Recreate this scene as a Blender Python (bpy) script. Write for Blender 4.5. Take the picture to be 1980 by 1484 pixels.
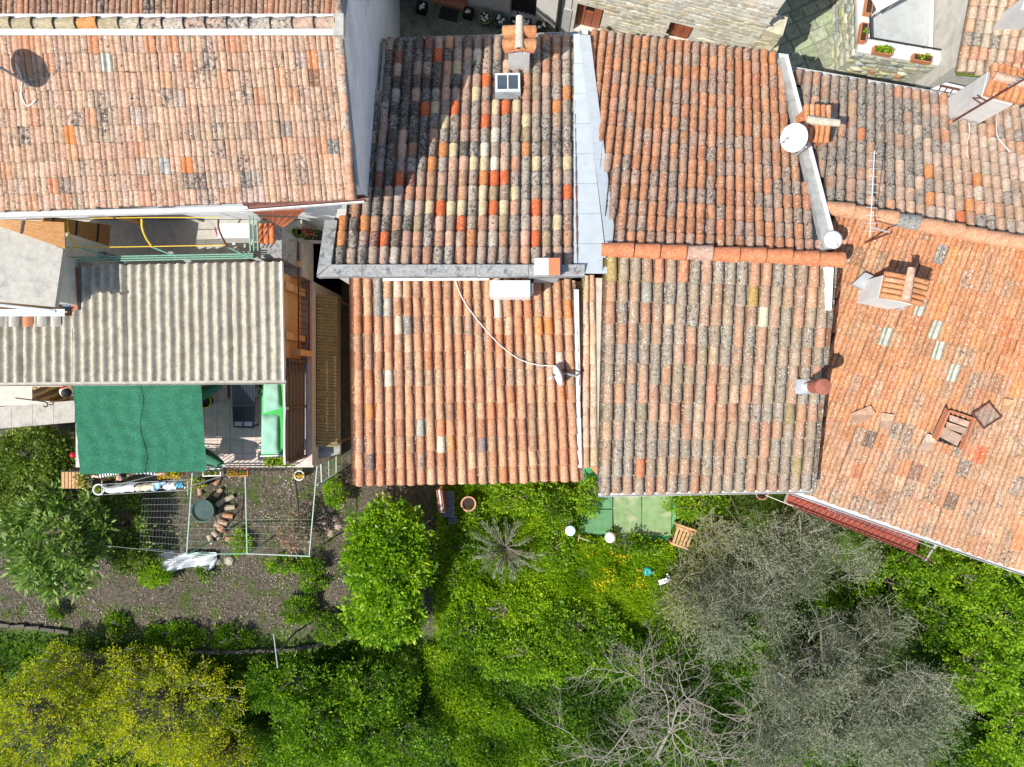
import bpy, math, random
import numpy as np
from mathutils import Vector, Matrix
random.seed(7); rng = np.random.default_rng(11)
scene = bpy.context.scene
for o in list(bpy.data.objects): bpy.data.objects.remove(o)
COL = scene.collection
# ---------------------------------------------------------------- camera (drone looking straight down)
H = 20.5; F = 1398.0
cd = bpy.data.cameras.new('camera'); cam = bpy.data.objects.new('camera', cd); COL.objects.link(cam)
cam.location = (0, 0, H); cam.rotation_euler = (0, 0, 0)
cd.sensor_width = 36.0; cd.lens = F/1980*36.0; cd.clip_end = 2000; cd.clip_start = .1
scene.camera = cam
# ---------------------------------------------------------------- world, sun, exposure
SUNDIR = Vector((.65, .43, -1.0)).normalized()
w = bpy.data.worlds.new('World'); scene.world = w; w.use_nodes = True
nt = w.node_tree; nt.nodes.clear()
sky = nt.nodes.new('ShaderNodeTexSky'); sky.sky_type = 'NISHITA'; sky.sun_disc = False
sky.sun_elevation = math.asin(-SUNDIR.z); sky.sun_rotation = math.atan2(-SUNDIR.x, -SUNDIR.y)
bg = nt.nodes.new('ShaderNodeBackground'); bg.inputs[1].default_value = .125
out = nt.nodes.new('ShaderNodeOutputWorld')
nt.links.new(sky.outputs[0], bg.inputs[0]); nt.links.new(bg.outputs[0], out.inputs[0])
sl = bpy.data.lights.new('sun', 'SUN'); sl.energy = 4.3; sl.angle = math.radians(.5); sl.color = (1, .955, .88)
so = bpy.data.objects.new('sun', sl); COL.objects.link(so); so.location = (-20, -14, 40)
so.rotation_euler = SUNDIR.to_track_quat('-Z', 'Y').to_euler()
vs = scene.view_settings; vs.view_transform = 'Standard'; vs.look = 'None'; vs.gamma = 1; vs.exposure = .5

# ---------------------------------------------------------------- helpers
def P(px, py, z): s = (H-z)/F; return Vector(((px-990)*s, (742-py)*s, z))
def proj(p): s = F/(H-p[2]); return (990+p[0]*s, 742-p[1]*s)
def on_plane(px, py, p0, n):
    d = Vector(((px-990)/F, (742-py)/F, -1)); o = Vector((0, 0, H))
    return o + d*((Vector(p0)-o).dot(n)/d.dot(n))
def inpoly(x, y, poly):
    r = False; j = len(poly)-1
    for i in range(len(poly)):
        xi, yi = poly[i]; xj, yj = poly[j]
        if (yi > y) != (yj > y) and x < (xj-xi)*(y-yi)/(yj-yi)+xi: r = not r
        j = i
    return r
def U(a, b): return random.uniform(a, b)

class MB:
    def __init__(s): s.v = []; s.f = []
    def add(s, v, f):
        n = len(s.v); s.v += [Vector(a) for a in v]; s.f += [tuple(i+n for i in q) for q in f]; return s
    def obox(s, o, x, y, z):
        o, x, y, z = map(Vector, (o, x, y, z))
        v = [o, o+x, o+x+y, o+y, o+z, o+x+z, o+x+y+z, o+y+z]
        f = [(0,3,2,1),(4,5,6,7),(0,1,5,4),(1,2,6,5),(2,3,7,6),(3,0,4,7)]
        if x.cross(y).dot(z) < 0: f = [q[::-1] for q in f]
        return s.add(v, f)
    def box(s, c, d, rz=0):
        m = Matrix.Rotation(rz, 3, 'Z'); x = m@Vector((d[0],0,0)); y = m@Vector((0,d[1],0)); z = Vector((0,0,d[2]))
        return s.obox(Vector(c)-(x+y+z)/2, x, y, z)
    def slab(s, pts, t, n=None):
        pts = [Vector(p) for p in pts]; k = len(pts)
        if n is None: n = Vector((0, 0, 1))
        a = sum((pts[i]-pts[0]).cross(pts[(i+1) % k]-pts[0]).dot(n) for i in range(k))
        if a < 0: pts = pts[::-1]
        lo = [p-n*t for p in pts]
        f = [tuple(range(k)), tuple(range(2*k-1, k-1, -1))]+[(i, i+k, (i+1) % k+k, (i+1) % k) for i in range(k)]
        return s.add(pts+lo, f)
    def prism(s, pts, zb):
        pts = [Vector(p) for p in pts]; k = len(pts)
        if sum(pts[i].x*pts[(i+1)%k].y-pts[(i+1)%k].x*pts[i].y for i in range(k)) < 0: pts = pts[::-1]
        lo = [Vector((p.x, p.y, zb)) for p in pts]
        return s.add(pts+lo, [tuple(range(k)), tuple(range(2*k-1, k-1, -1))]+[(i, i+k, (i+1)%k+k, (i+1)%k) for i in range(k)])
    def tube(s, path, r, n=6, caps=True):
        path = [Vector(p) for p in path]; rs = r if isinstance(r, (list, tuple)) else [r]*len(path)
        v = []; f = []; prev = None
        for i, p in enumerate(path):
            t = (path[min(i+1, len(path)-1)]-path[max(i-1, 0)])
            t = t.normalized() if t.length > 1e-6 else Vector((0,0,1))
            if prev is None or abs(prev.dot(t)) > .99: prev = t.orthogonal().normalized()
            a = (prev-t*prev.dot(t)).normalized(); b = t.cross(a); prev = a
            for k in range(n):
                q = 2*math.pi*k/n; v.append(p+(a*math.cos(q)+b*math.sin(q))*rs[i])
        for i in range(len(path)-1):
            for k in range(n): f.append((i*n+k, i*n+(k+1)%n, (i+1)*n+(k+1)%n, (i+1)*n+k))
        if caps: f += [tuple(range(n-1, -1, -1)), tuple((len(path)-1)*n+k for k in range(n))]
        return s.add(v, f)
    def lathe(s, c, prof, n=16, ax=(0,0,1)):
        ax = Vector(ax).normalized(); a = ax.orthogonal().normalized(); b = ax.cross(a); c = Vector(c)
        v = []; f = []
        for r, z in prof:
            for k in range(n):
                q = 2*math.pi*k/n; v.append(c+ax*z+(a*math.cos(q)+b*math.sin(q))*r)
        for i in range(len(prof)-1):
            for k in range(n): f.append((i*n+k, i*n+(k+1)%n, (i+1)*n+(k+1)%n, (i+1)*n+k))
        return s.add(v, f)
    def sheet(s, fn, nu, nv):
        v = [fn(i/nu, j/nv) for j in range(nv+1) for i in range(nu+1)]
        return s.add(v, [(j*(nu+1)+i, j*(nu+1)+i+1, (j+1)*(nu+1)+i+1, (j+1)*(nu+1)+i) for j in range(nv) for i in range(nu)])
    def build(s, name, mat, parent=None, smooth=False, **kw):
        off = ORG.get(parent.name, Vector()) if parent else Vector()
        me = bpy.data.meshes.new(name); me.from_pydata([tuple(a-off) for a in s.v], [], s.f)
        if smooth: me.polygons.foreach_set('use_smooth', [True]*len(me.polygons))
        me.materials.append(mat); me.update()
        return link(name, me, parent, **kw)
ORG = {}
def link(name, me, parent=None, label=None, cat=None, group=None, kind=None):
    o = bpy.data.objects.new(name, me); COL.objects.link(o); ORG[o.name] = ORG.get(parent.name, Vector()) if parent else Vector()
    if parent: o.parent = parent
    tag(o, label, cat, group, kind); return o
def tag(o, label=None, cat=None, group=None, kind=None):
    if label: o['label'] = label
    if cat: o['category'] = cat
    if group: o['group'] = group
    if kind: o['kind'] = kind
    return o
def thing(name, label, cat, loc, group=None):
    o = bpy.data.objects.new(name, None); COL.objects.link(o); o.location = loc; o.empty_display_size = .1
    ORG[o.name] = Vector(loc); return tag(o, label, cat, group)
def centred(o):
    """give a one-mesh thing an origin at its own base"""
    me = o.data; n = len(me.vertices); a = np.empty(n*3, 'f'); me.vertices.foreach_get('co', a); a = a.reshape(-1, 3)
    c = Vector(((a[:,0].min()+a[:,0].max())/2, (a[:,1].min()+a[:,1].max())/2, a[:,2].min()))
    me.vertices.foreach_set('co', (a-np.array(c)).ravel()); o.location = c; ORG[o.name] = c; me.update(); return o

# ---------------------------------------------------------------- materials
class NT:
    def __init__(s, name):
        s.m = bpy.data.materials.new(name); s.m.use_nodes = True; s.t = s.m.node_tree; s.t.nodes.clear()
        s.o = s.t.nodes.new('ShaderNodeOutputMaterial')
    def n(s, typ, ins={}, **props):
        nd = s.t.nodes.new('ShaderNode'+typ)
        for k, v in props.items(): setattr(nd, k, v)
        for k, v in ins.items():
            if isinstance(v, bpy.types.NodeSocket): s.t.links.new(v, nd.inputs[k])
            elif v is not None: nd.inputs[k].default_value = v
        return nd
    def noise(s, vec, scale, detail=3, rough=.6): return s.n('TexNoise', {'Vector': vec, 'Scale': scale, 'Detail': detail, 'Roughness': rough}).outputs[0]
    def math(s, op, a, b=0.0, clamp=False):
        return s.n('Math', {0: a, 1: b}, operation=op, use_clamp=clamp).outputs[0]
    def step(s, v, lo, hi, a=0., b=1.):
        return s.n('MapRange', {'Value': v, 'From Min': lo, 'From Max': hi, 'To Min': a, 'To Max': b}, interpolation_type='SMOOTHSTEP').outputs[0]
    def mix(s, f, a, b, mode='MIX'):
        nd = s.n('Mix', {}, data_type='RGBA', blend_type=mode)
        for k, v in ((0, f), (6, a), (7, b)):
            if isinstance(v, bpy.types.NodeSocket): s.t.links.new(v, nd.inputs[k])
            else: nd.inputs[k].default_value = (*v, 1) if isinstance(v, tuple) and len(v) == 3 else v
        return nd.outputs[2]
    def bsdf(s, col, rough=.9, spec=.3, bump=None, bs=.4, bd=.01, **kw):
        b = s.n('BsdfPrincipled', {'Roughness': rough, 'Specular IOR Level': spec})
        if isinstance(col, bpy.types.NodeSocket): s.t.links.new(col, b.inputs['Base Color'])
        else: b.inputs['Base Color'].default_value = (*col, 1)
        for k, v in kw.items(): b.inputs[k].default_value = v
        if bump is not None:
            bn = s.n('Bump', {'Height': bump, 'Strength': bs, 'Distance': bd}); s.t.links.new(bn.outputs[0], b.inputs['Normal'])
        return b.outputs[0]
    def done(s, sh): s.t.links.new(sh, s.o.inputs[0]); return s.m
    def pos(s): return s.n('NewGeometry').outputs['Position']

def plain(name, col, rough=.8, var=.18, scale=14, spec=.3, stain=None, st=.5, bump=.3, **kw):
    t = NT(name); p = t.pos(); a = t.noise(p, scale, 5)
    c = t.mix(t.step(a, .25, .75), tuple(x*(1-var) for x in col), tuple(min(1, x*(1+var)) for x in col))
    if stain:
        c = t.mix(t.math('MULTIPLY', t.step(t.noise(p, scale*.32, 6, .7), .5, .68), st), c, stain)
    return t.done(t.bsdf(c, rough, spec, t.noise(p, scale*9, 3), bump, .006, **kw))

def tile_mat(name, src='obj', groove=0., style='flat', pitch=.2, dark=(.035,.032,.028), grey=(.33,.31,.27), white=(.72,.69,.6), moss=None, dk=.5, gk=.5, wk=.5, spec=.15):
    """fired clay: own colour per tile, lichen crusts and spots; alpha of the tile colour = how overgrown it is"""
    t = NT(name); p = t.pos()
    if src == 'obj':
        oi = t.n('ObjectInfo'); col = oi.outputs['Color']; al = oi.outputs['Alpha']
    else:
        at = t.n('Attribute', attribute_name='tint'); col = at.outputs['Color']; al = at.outputs['Alpha']
    drift = t.noise(p, 1.5, 3, .6); al = t.math('ADD', al, t.math('MULTIPLY', t.math('SUBTRACT', drift, .5), 1.5), True)
    big = t.noise(p, 7, 4); mid = t.noise(p, 26, 4); fine = t.noise(p, 95, 3, .7)
    c = t.mix(t.step(mid, .3, .7), t.mix(1., col, (.76,.73,.7), 'MULTIPLY'), t.mix(1., col, (1.2,1.18,1.14), 'MULTIPLY'))
    c = t.mix(t.step(big, .34, .58, .55, 0.), c, t.mix(1., c, (.68,.64,.6), 'MULTIPLY'))
    # pale lichen film
    g = t.step(t.math('ADD', t.math('MULTIPLY', mid, .6), t.math('MULTIPLY', fine, .5)), t.math('SUBTRACT', .86-.16*gk, t.math('MULTIPLY', al, .3)), t.math('SUBTRACT', .92-.16*gk, t.math('MULTIPLY', al, .24)))
    c = t.mix(t.math('MULTIPLY', g, .75), c, grey)
    if moss:
        c = t.mix(t.math('MULTIPLY', t.step(t.noise(p, 5, 5, .7), .56, .7), .6), c, moss)
    # dark crust
    off = t.n('VectorMath', {0: p, 1: (7.3, 2.1, 4.7)}, operation='ADD').outputs[0]
    d = t.math('ADD', t.math('MULTIPLY', t.noise(off, 17, 3), .55), t.math('MULTIPLY', t.noise(off, 70, 3, .7), .45))
    dm = t.step(d, t.math('SUBTRACT', .72-.14*dk, t.math('MULTIPLY', al, .17)), t.math('SUBTRACT', .77-.14*dk, t.math('MULTIPLY', al, .15)))
    c = t.mix(t.math('MULTIPLY', dm, .85), c, dark)
    # round white spots
    vo = t.n('TexVoronoi', {'Vector': p, 'Scale': 27., 'Randomness': 1.})
    sp = t.n('SeparateColor', {'Color': vo.outputs['Color']})
    rad = t.math('MULTIPLY', sp.outputs[0], .34)
    wm = t.math('MULTIPLY', t.step(t.math('SUBTRACT', vo.outputs[0], rad), -.01, .05, 1., 0.), t.step(t.math('ADD', t.math('ADD', sp.outputs[1], t.math('MULTIPLY', t.math('SUBTRACT', big, .5), 1.2)), t.math('MULTIPLY', al, .35)), 1.08-.45*wk, 1.12-.45*wk))
    c = t.mix(t.math('MULTIPLY', wm, .85), c, white)
    c = t.mix(.35, c, t.mix(t.step(fine, .3, .7), (.62,.6,.58), (1.,1.,1.)), 'MULTIPLY')
    if src == 'obj':      # dirt at the lower lip, dirt and painted recess shade in the side grooves
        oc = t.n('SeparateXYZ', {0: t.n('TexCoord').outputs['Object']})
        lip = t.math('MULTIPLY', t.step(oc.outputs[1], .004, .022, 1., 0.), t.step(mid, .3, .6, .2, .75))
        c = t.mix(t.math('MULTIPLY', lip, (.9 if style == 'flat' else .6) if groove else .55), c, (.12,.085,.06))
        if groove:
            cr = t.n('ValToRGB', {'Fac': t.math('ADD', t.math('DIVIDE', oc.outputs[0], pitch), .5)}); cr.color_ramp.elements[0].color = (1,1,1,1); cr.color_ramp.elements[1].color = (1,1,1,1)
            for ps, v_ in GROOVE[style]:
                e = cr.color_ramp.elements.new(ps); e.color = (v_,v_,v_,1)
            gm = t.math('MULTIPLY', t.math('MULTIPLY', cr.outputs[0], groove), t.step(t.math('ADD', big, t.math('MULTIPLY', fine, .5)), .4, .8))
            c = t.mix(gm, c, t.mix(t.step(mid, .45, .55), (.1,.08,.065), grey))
    return t.done(t.bsdf(c, .92, spec, t.math('ADD', mid, fine), .35, .006))

def leaf_mat(name, c0, c1, c2, trans=.35, rough=.5):
    t = NT(name); r = t.n('Attribute', attribute_name='rnd').outputs['Fac']
    cr = t.n('ValToRGB', {'Fac': r}); e = cr.color_ramp.elements
    e[0].position = 0.; e[0].color = (*c0, 1); e[1].position = 1.; e[1].color = (*c2, 1)
    k = e.new(.5); k.color = (*c1, 1)
    b = t.bsdf(cr.outputs[0], rough, .35)
    tl = t.n('BsdfTranslucent', {'Color': t.mix(1., cr.outputs[0], (1.3,1.35,.7), 'MULTIPLY')}).outputs[0]
    mx = t.n('MixShader', {0: trans, 1: b, 2: tl})
    return t.done(mx.outputs[0])

M = {}
M['plaster_white'] = plain('plaster_white', (.62,.61,.58), .9, .06, 6, stain=(.42,.41,.39), st=.35)
M['plaster_blue'] = plain('plaster_pale_blue', (.7,.74,.76), .9, .07, 3, stain=(.46,.49,.52), st=.6)
M['plaster_ochre'] = plain('plaster_ochre', (.62,.36,.16), .9, .08, 4, stain=(.45,.27,.13), st=.4)
M['plaster_grey'] = plain('plaster_grey', (.52,.5,.45), .9, .12, 5, stain=(.34,.33,.29), st=.6)
M['concrete'] = plain('weathered_concrete', (.3,.3,.29), .95, .25, 20, stain=(.07,.07,.066), st=.8)
M['concrete_pale'] = plain('pale_concrete', (.42,.4,.35), .9, .12, 9, stain=(.24,.23,.2), st=.65)
M['sheet_metal'] = plain('pale_sheet_metal', (.5,.55,.58), .5, .06, 5, .35, stain=(.4,.45,.47), st=.4, bump=.1)
M['white_paint'] = plain('white_paint', (.8,.8,.78), .5, .04, 8, .4, bump=.1)
M['gutter_white'] = plain('gutter_white', (.56,.57,.56), .5, .08, 7, .4, stain=(.45,.45,.42), st=.5)
M['gutter_grey'] = plain('gutter_grey', (.36,.38,.4), .45, .12, 9, .5, stain=(.2,.2,.2), st=.5)
M['gutter_brown'] = plain('gutter_brown', (.16,.06,.045), .6, .25, 12, .4)
M['flash_grey'] = plain('grey_flashing', (.36,.36,.34), .7, .15, 8, .3, stain=(.2,.2,.18), st=.6)
M['deck'] = plain('roof_bed_mortar', (.16,.12,.09), .95, .3, 22)
M['render_grey'] = plain('grey_render', (.4,.42,.42), .9, .08, 7, stain=(.3,.32,.32), st=.5)
M['wood'] = plain('varnished_wood', (.42,.2,.06), .5, .2, 18, .4)
M['wood_red'] = plain('red_brown_wood', (.3,.09,.045), .55, .15, 12, .4)
M['wood_pallet'] = plain('raw_wood', (.5,.3,.15), .85, .25, 20)
M['iron'] = plain('dark_iron', (.03,.028,.026), .6, .2, 20, .4)
M['rust'] = plain('rusty_iron', (.13,.045,.03), .7, .3, 20, .3)
M['green_metal'] = plain('green_painted_pipe', (.2,.4,.28), .5, .15, 20, .4)
M['pipe_pale'] = plain('pale_green_pipe', (.45,.56,.47), .5, .12, 6, .4)
M['yellow'] = plain('yellow_tube', (.75,.5,.05), .5, .1, 10, .4)
M['plastic_dark'] = plain('dark_plastic', (.016,.021,.028), .4, .15, 20, .5, bump=.05)
M['terracotta'] = plain('terracotta', (.5,.2,.1), .85, .15, 18)
M['terracotta_new'] = plain('new_terracotta', (.62,.2,.09), .8, .1, 14)
M['soil_pot'] = plain('potting_soil', (.045,.03,.02), .95, .4, 60)
M['black'] = plain('black_plastic', (.012,.012,.012), .6, .2, 20)
M['stone_white'] = plain('white_pebble', (.72,.72,.68), .8, .1, 30)
M['cloth_white'] = plain('white_cloth', (.78,.8,.82), .9, .06, 12)
M['cloth_blue'] = plain('blue_cloth', (.1,.42,.6), .9, .1, 12)
M['cushion'] = plain('pale_green_cushion', (.27,.5,.38), .85, .08, 7)
M['vinyl_green'] = plain('bright_green_vinyl', (.02,.4,.05), .5, .05, 6)
M['parasol'] = plain('dark_green_canvas', (.05,.17,.1), .85, .12, 10)
M['glass'] = plain('window_glass', (.05,.08,.11), .06, .1, 3, .8, bump=0)
M['glass_tile'] = plain('old_glass_tile', (.3,.3,.23), .42, .3, 10, .8, bump=.1)
M['dish'] = plain('dish_white', (.8,.8,.79), .45, .03, 8, .4, bump=.05)
M['dish_grey'] = plain('dish_grey', (.42,.46,.5), .5, .08, 8, .4, bump=.05)
M['cable'] = plain('white_cable', (.75,.73,.68), .6, .05, 8)
M['bark'] = plain('grey_bark', (.2,.175,.14), .95, .3, 30)
M['bark_pale'] = plain('pale_dead_wood', (.34,.315,.265), .95, .25, 30)
M['bark_twig'] = plain('grey_twig', (.33,.31,.26), .95, .25, 30)
M['bark_dead'] = plain('grey_dead_wood', (.27,.25,.2), .95, .3, 30)
M['reed'] = plain('reed_mat', (.27,.22,.1), .9, .25, 12)
M['slat'] = plain('dark_fence_slat', (.13,.085,.06), .85, .3, 22)
M['skin'] = plain('skin', (.62,.36,.27), .6, .05, 8)
M['hair'] = plain('dark_hair', (.03,.02,.016), .7, .1, 40)
M['red_tile'] = plain('glazed_red_tile', (.3,.07,.045), .5, .15, 6, .4)
M['moss'] = plain('moss', (.1,.13,.02), .95, .3, 40)
M['flue_red'] = plain('red_brown_metal', (.33,.11,.07), .55, .1, 10, .4)
M['wire'] = plain('galvanised_wire', (.25,.28,.25), .5, .1, 10, .5)

# ---------------------------------------------------------------- roofs: patches and tiles
class Patch:
    """bilinear roof surface; v runs down the slope"""
    def __init__(s, TL, TR, BR, BL): s.c = [P(*q) for q in (TL, TR, BR, BL)]
    def at(s, u, v):
        a, b, c, d = s.c; return (a*(1-u)+b*u)*(1-v)+(d*(1-u)+c*u)*v
    def uv(s, px, py):
        u = v = .5
        for _ in range(14):
            x, y = proj(s.at(u, v)); e = 1e-3
            xu, yu = proj(s.at(u+e, v)); xv, yv = proj(s.at(u, v+e))
            a, b, c, d = (xu-x)/e, (xv-x)/e, (yu-y)/e, (yv-y)/e; D = a*d-b*c
            rx, ry = px-x, py-y
            u += (d*rx-b*ry)/D; v += (a*ry-c*rx)/D
        return u, v
    def pt(s, px, py, dz=0): p = s.at(*s.uv(px, py)); p.z += dz; return p
    def normal(s, u=.5, v=.5):
        a = s.at(u+.01, v)-s.at(u, v); b = s.at(u, v-.01)-s.at(u, v); n = a.cross(b).normalized()
        return n if n.z > 0 else -n

def coppo_mesh(name, pitch, row, mat, wide=.9, n=7):
    L = row*1.2; t = .014; w0 = pitch*wide/2; w1 = pitch*wide*.4; h0 = w0*1.0; h1 = w1*.98
    me = bpy.data.meshes.new(name); v = []; f = []; sm = []
    def arc(w, h, y, z): return [(-math.cos(math.pi*k/n)*w, y, z+math.sin(math.pi*k/n)**.9*h if 0 < k < n else z) for k in range(n+1)]
    a = arc(w0, h0, 0, .03); m = arc((w0+w1)/2, (h0+h1)/2, L*.5, .017); b = arc(w1, h1, L, .004)
    k0 = 0; v += a; v += m; v += b
    for r in range(2):
        for i in range(n): f.append((r*(n+1)+i, r*(n+1)+i+1, (r+1)*(n+1)+i+1, (r+1)*(n+1)+i)); sm.append(True)
    k = len(v); v += a; v += arc(w0-t, h0-t, 0, .03)
    for i in range(n): f.append((k+i, k+n+1+i, k+n+2+i, k+i+1)); sm.append(False)
    k = len(v); v += arc(w0-t, h0-t, 0, .03); v += arc(w1-t, h1-t, L*.3, .02)
    for i in range(n): f.append((k+i, k+n+1+i, k+n+2+i, k+i+1)); sm.append(True)
    me.from_pydata(v, [], f); me.polygons.foreach_set('use_smooth', sm); me.materials.append(mat); me.update(); return me

PROF = {'flat': [(0,.0),(.03,.026),(.08,.033),(.33,.03),(.375,.004),(.415,.004),(.455,.028),(.7,.03),(.94,.026),(1.,.0)],
        'round': [(0,.0),(.05,.026),(.2,.044),(.36,.034),(.45,.004),(.53,.004),(.6,.03),(.76,.044),(.92,.028),(1.,.0)]}
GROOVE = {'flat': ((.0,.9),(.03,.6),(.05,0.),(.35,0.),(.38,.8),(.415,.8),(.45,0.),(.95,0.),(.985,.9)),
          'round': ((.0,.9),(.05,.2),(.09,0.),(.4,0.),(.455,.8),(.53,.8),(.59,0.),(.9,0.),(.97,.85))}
def marseille_mesh(name, pitch, row, mat, style='flat'):
    L = row*1.12; prof = PROF[style]
    me = bpy.data.meshes.new(name); v = []; f = []; sm = []; n = len(prof)
    a = [((x-.5)*pitch, 0, z+.026) for x, z in prof]; b = [((x-.5)*pitch, L, z+.002) for x, z in prof]
    v += a+b
    for i in range(n-1): f.append((i, i+1, n+i+1, n+i)); sm.append(True)
    k = len(v); v += a; v += [(x, y, z-.03) for x, y, z in a]
    for i in range(n-1): f.append((k+i, k+n+i, k+n+i+1, k+i+1)); sm.append(False)
    k = len(v); v += [a[0], b[0], (b[0][0], L, -.01), (a[0][0], 0, 0)]; f.append((k, k+1, k+2, k+3)); sm.append(False)
    k = len(v); v += [a[-1], b[-1], (b[-1][0], L, -.01), (a[-1][0], 0, 0)]; f.append((k+3, k+2, k+1, k)); sm.append(False)
    me.from_pydata(v, [], f); me.polygons.foreach_set('use_smooth', sm); me.materials.append(mat); me.update(); return me

def joined(name, mesh, mats, cols, mat, parent):
    """many copies of one small mesh as one object with a tint per copy"""
    n = len(mesh.vertices); a = np.empty(n*3); mesh.vertices.foreach_get('co', a); a = a.reshape(-1, 3)
    F0 = [tuple(p.vertices) for p in mesh.polygons]; sm = [p.use_smooth for p in mesh.polygons]
    off = np.array(ORG.get(parent.name, Vector())); V = []; FF = []; S = []; C = []
    for i, (m, c) in enumerate(zip(mats, cols)):
        mm = np.array(m); V.append(a@mm[:3, :3].T+mm[:3, 3]-off); FF += [tuple(k+i*n for k in q) for q in F0]; S += sm; C += [c]*n
    me = bpy.data.meshes.new(name); me.from_pydata(np.vstack(V).tolist(), [], FF); me.polygons.foreach_set('use_smooth', S)
    at = me.attributes.new('tint', 'FLOAT_COLOR', 'POINT'); at.data.foreach_set('color', np.array(C, 'f').ravel())
    me.materials.append(mat); me.update(); return link(name, me, parent, kind='stuff')

def tile_roof(house, patch, ncol, nrow, poly, kind, matname, matkw, picker, hints=(), holes=(), roofname='roof', limit=300, wide=.9, jit=1., deck_mat=None, style='flat'):
    """deck + pan tiles (joined) + one object per covering tile"""
    pitch = (patch.at(1, .5)-patch.at(0, .5)).length/ncol
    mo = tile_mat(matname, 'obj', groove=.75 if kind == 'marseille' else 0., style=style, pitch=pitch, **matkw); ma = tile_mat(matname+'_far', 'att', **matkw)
    row = (patch.at(.5, 1)-patch.at(.5, 0)).length/nrow
    dk = MB(); big = [(x, y) for x, y in poly]
    for r in range(nrow):
        for c in range(ncol):
            q = [patch.at(u/ncol, v/nrow) for u, v in ((c, r), (c+1, r), (c+1, r+1), (c, r+1))]
            m = proj(sum(q, Vector())/4)
            if inpoly(*m, big): dk.slab([p+Vector((0,0,-.03)) for p in q], .05)
    roof = dk.build(roofname, deck_mat or M['deck'], house)
    mesh = (coppo_mesh('clay_tile', pitch, row, mo, wide) if kind == 'coppo' else marseille_mesh('clay_tile', pitch, row, mo, style))
    cand = []; cen = {}
    for c in range(ncol):
        for r in range(nrow): cen[(r, c)] = proj((patch.at((c+.5)/ncol, (r+1)/nrow)+patch.at((c+.5)/ncol, r/nrow))/2)
    hmap = {}
    for hx, hy, hc in hints: hmap[min(cen, key=lambda k: (cen[k][0]-hx)**2+(cen[k][1]-hy)**2)] = hc
    pv = []; pf = []; pc = []
    for c in range(ncol):
        cj = U(-.006, .006)*jit
        for r in range(nrow):
            uc = (c+.5)/ncol; o = patch.at(uc, (r+1)/nrow); top = patch.at(uc, r/nrow)
            cx, cy = proj((o+top)/2)
            if not inpoly(cx, cy, poly) or any(inpoly(cx, cy, h) for h in holes): continue
            y = (top-o); sy = y.length/row; y.normalize()
            x = patch.at(uc+.5/ncol, (r+1)/nrow)-patch.at(uc-.5/ncol, (r+1)/nrow); sx = x.length/pitch; x.normalize()
            z = x.cross(y)
            if z.z < 0: x = -x; z = -z
            x = y.cross(z).normalized(); z = x.cross(y)
            slip = 3.2 if U(0, 1) < .06 else 1.; a = U(-.026, .026)*jit*slip
            x2 = x*math.cos(a)+y*math.sin(a); y2 = y*math.cos(a)-x*math.sin(a)
            tl = U(-.012, .012)*jit; y2 = (y2+z*tl).normalized(); z2 = x2.cross(y2)
            oo = o+x*(cj+U(-.004, .004)*jit)+y*U(-.016, .012)*jit*slip+z*U(-.002, .004)
            s1 = U(.94, 1.05) if kind == 'coppo' else 1.
            m = Matrix(((x2.x*sx*s1, y2.x*sy, z2.x, oo.x), (x2.y*sx*s1, y2.y*sy, z2.y, oo.y), (x2.z*sx*s1, y2.z*sy, z2.z, oo.z), (0, 0, 0, 1)))
            col = hmap.get((r, c)) or picker(cx, cy, r, c)
            infr = -5 < cx < 1985 and -5 < cy < 1489
            cand.append((0 if infr else 1, (cx-990)**2+(cy-742)**2, m, col))
            if kind == 'coppo':   # pan tile on the +x side of this column
                hw = pitch*sx*.5
                for sgn in ((1, -1) if c == 0 else (1,)):
                    k = len(pv)
                    for yy, zz in ((-.01, .02), (row*sy*1.05, .0)):
                        for e, h in ((-.62, .05), (-.36, .006), (0, -.008), (.36, .006), (.62, .05)):
                            pv.append(o+x*(sgn*hw+e*hw)+y*yy+z*(zz+h))
                    pf += [(k+i, k+i+1, k+6+i, k+5+i) for i in range(4)]; pc += [tuple(v*.42 for v in col[:3])+(col[3],)]*10  # pan tint darkened, shade of the channels put into the colour
    cand.sort(key=lambda t: (t[0], t[1]))
    off = ORG[house.name]; T = Matrix.Translation(-off)
    for _, _, m, col in cand[:limit]:
        o = bpy.data.objects.new('clay_tile', mesh); COL.objects.link(o); o.parent = roof; o.matrix_basis = T@m
        if isinstance(col[0], str):
            o.material_slots[0].link = 'OBJECT'; o.material_slots[0].material = M[col[0]]; o.name = 'glass_tile'
        else: o.color = col
    rest = cand[limit:]
    if rest: joined('far_clay_tiles', mesh, [t[2] for t in rest], [t[3] if not isinstance(t[3][0], str) else (.4,.4,.4,.2) for t in rest], ma, roof)
    if pf:
        me = bpy.data.meshes.new('pan_tiles'); me.from_pydata([tuple(v-off) for v in pv], [], pf)
        me.polygons.foreach_set('use_smooth', [True]*len(pf)); at = me.attributes.new('tint', 'FLOAT_COLOR', 'POINT')
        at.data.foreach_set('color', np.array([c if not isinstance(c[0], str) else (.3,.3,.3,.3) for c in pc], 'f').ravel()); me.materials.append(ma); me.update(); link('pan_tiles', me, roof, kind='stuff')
    return roof

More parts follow.
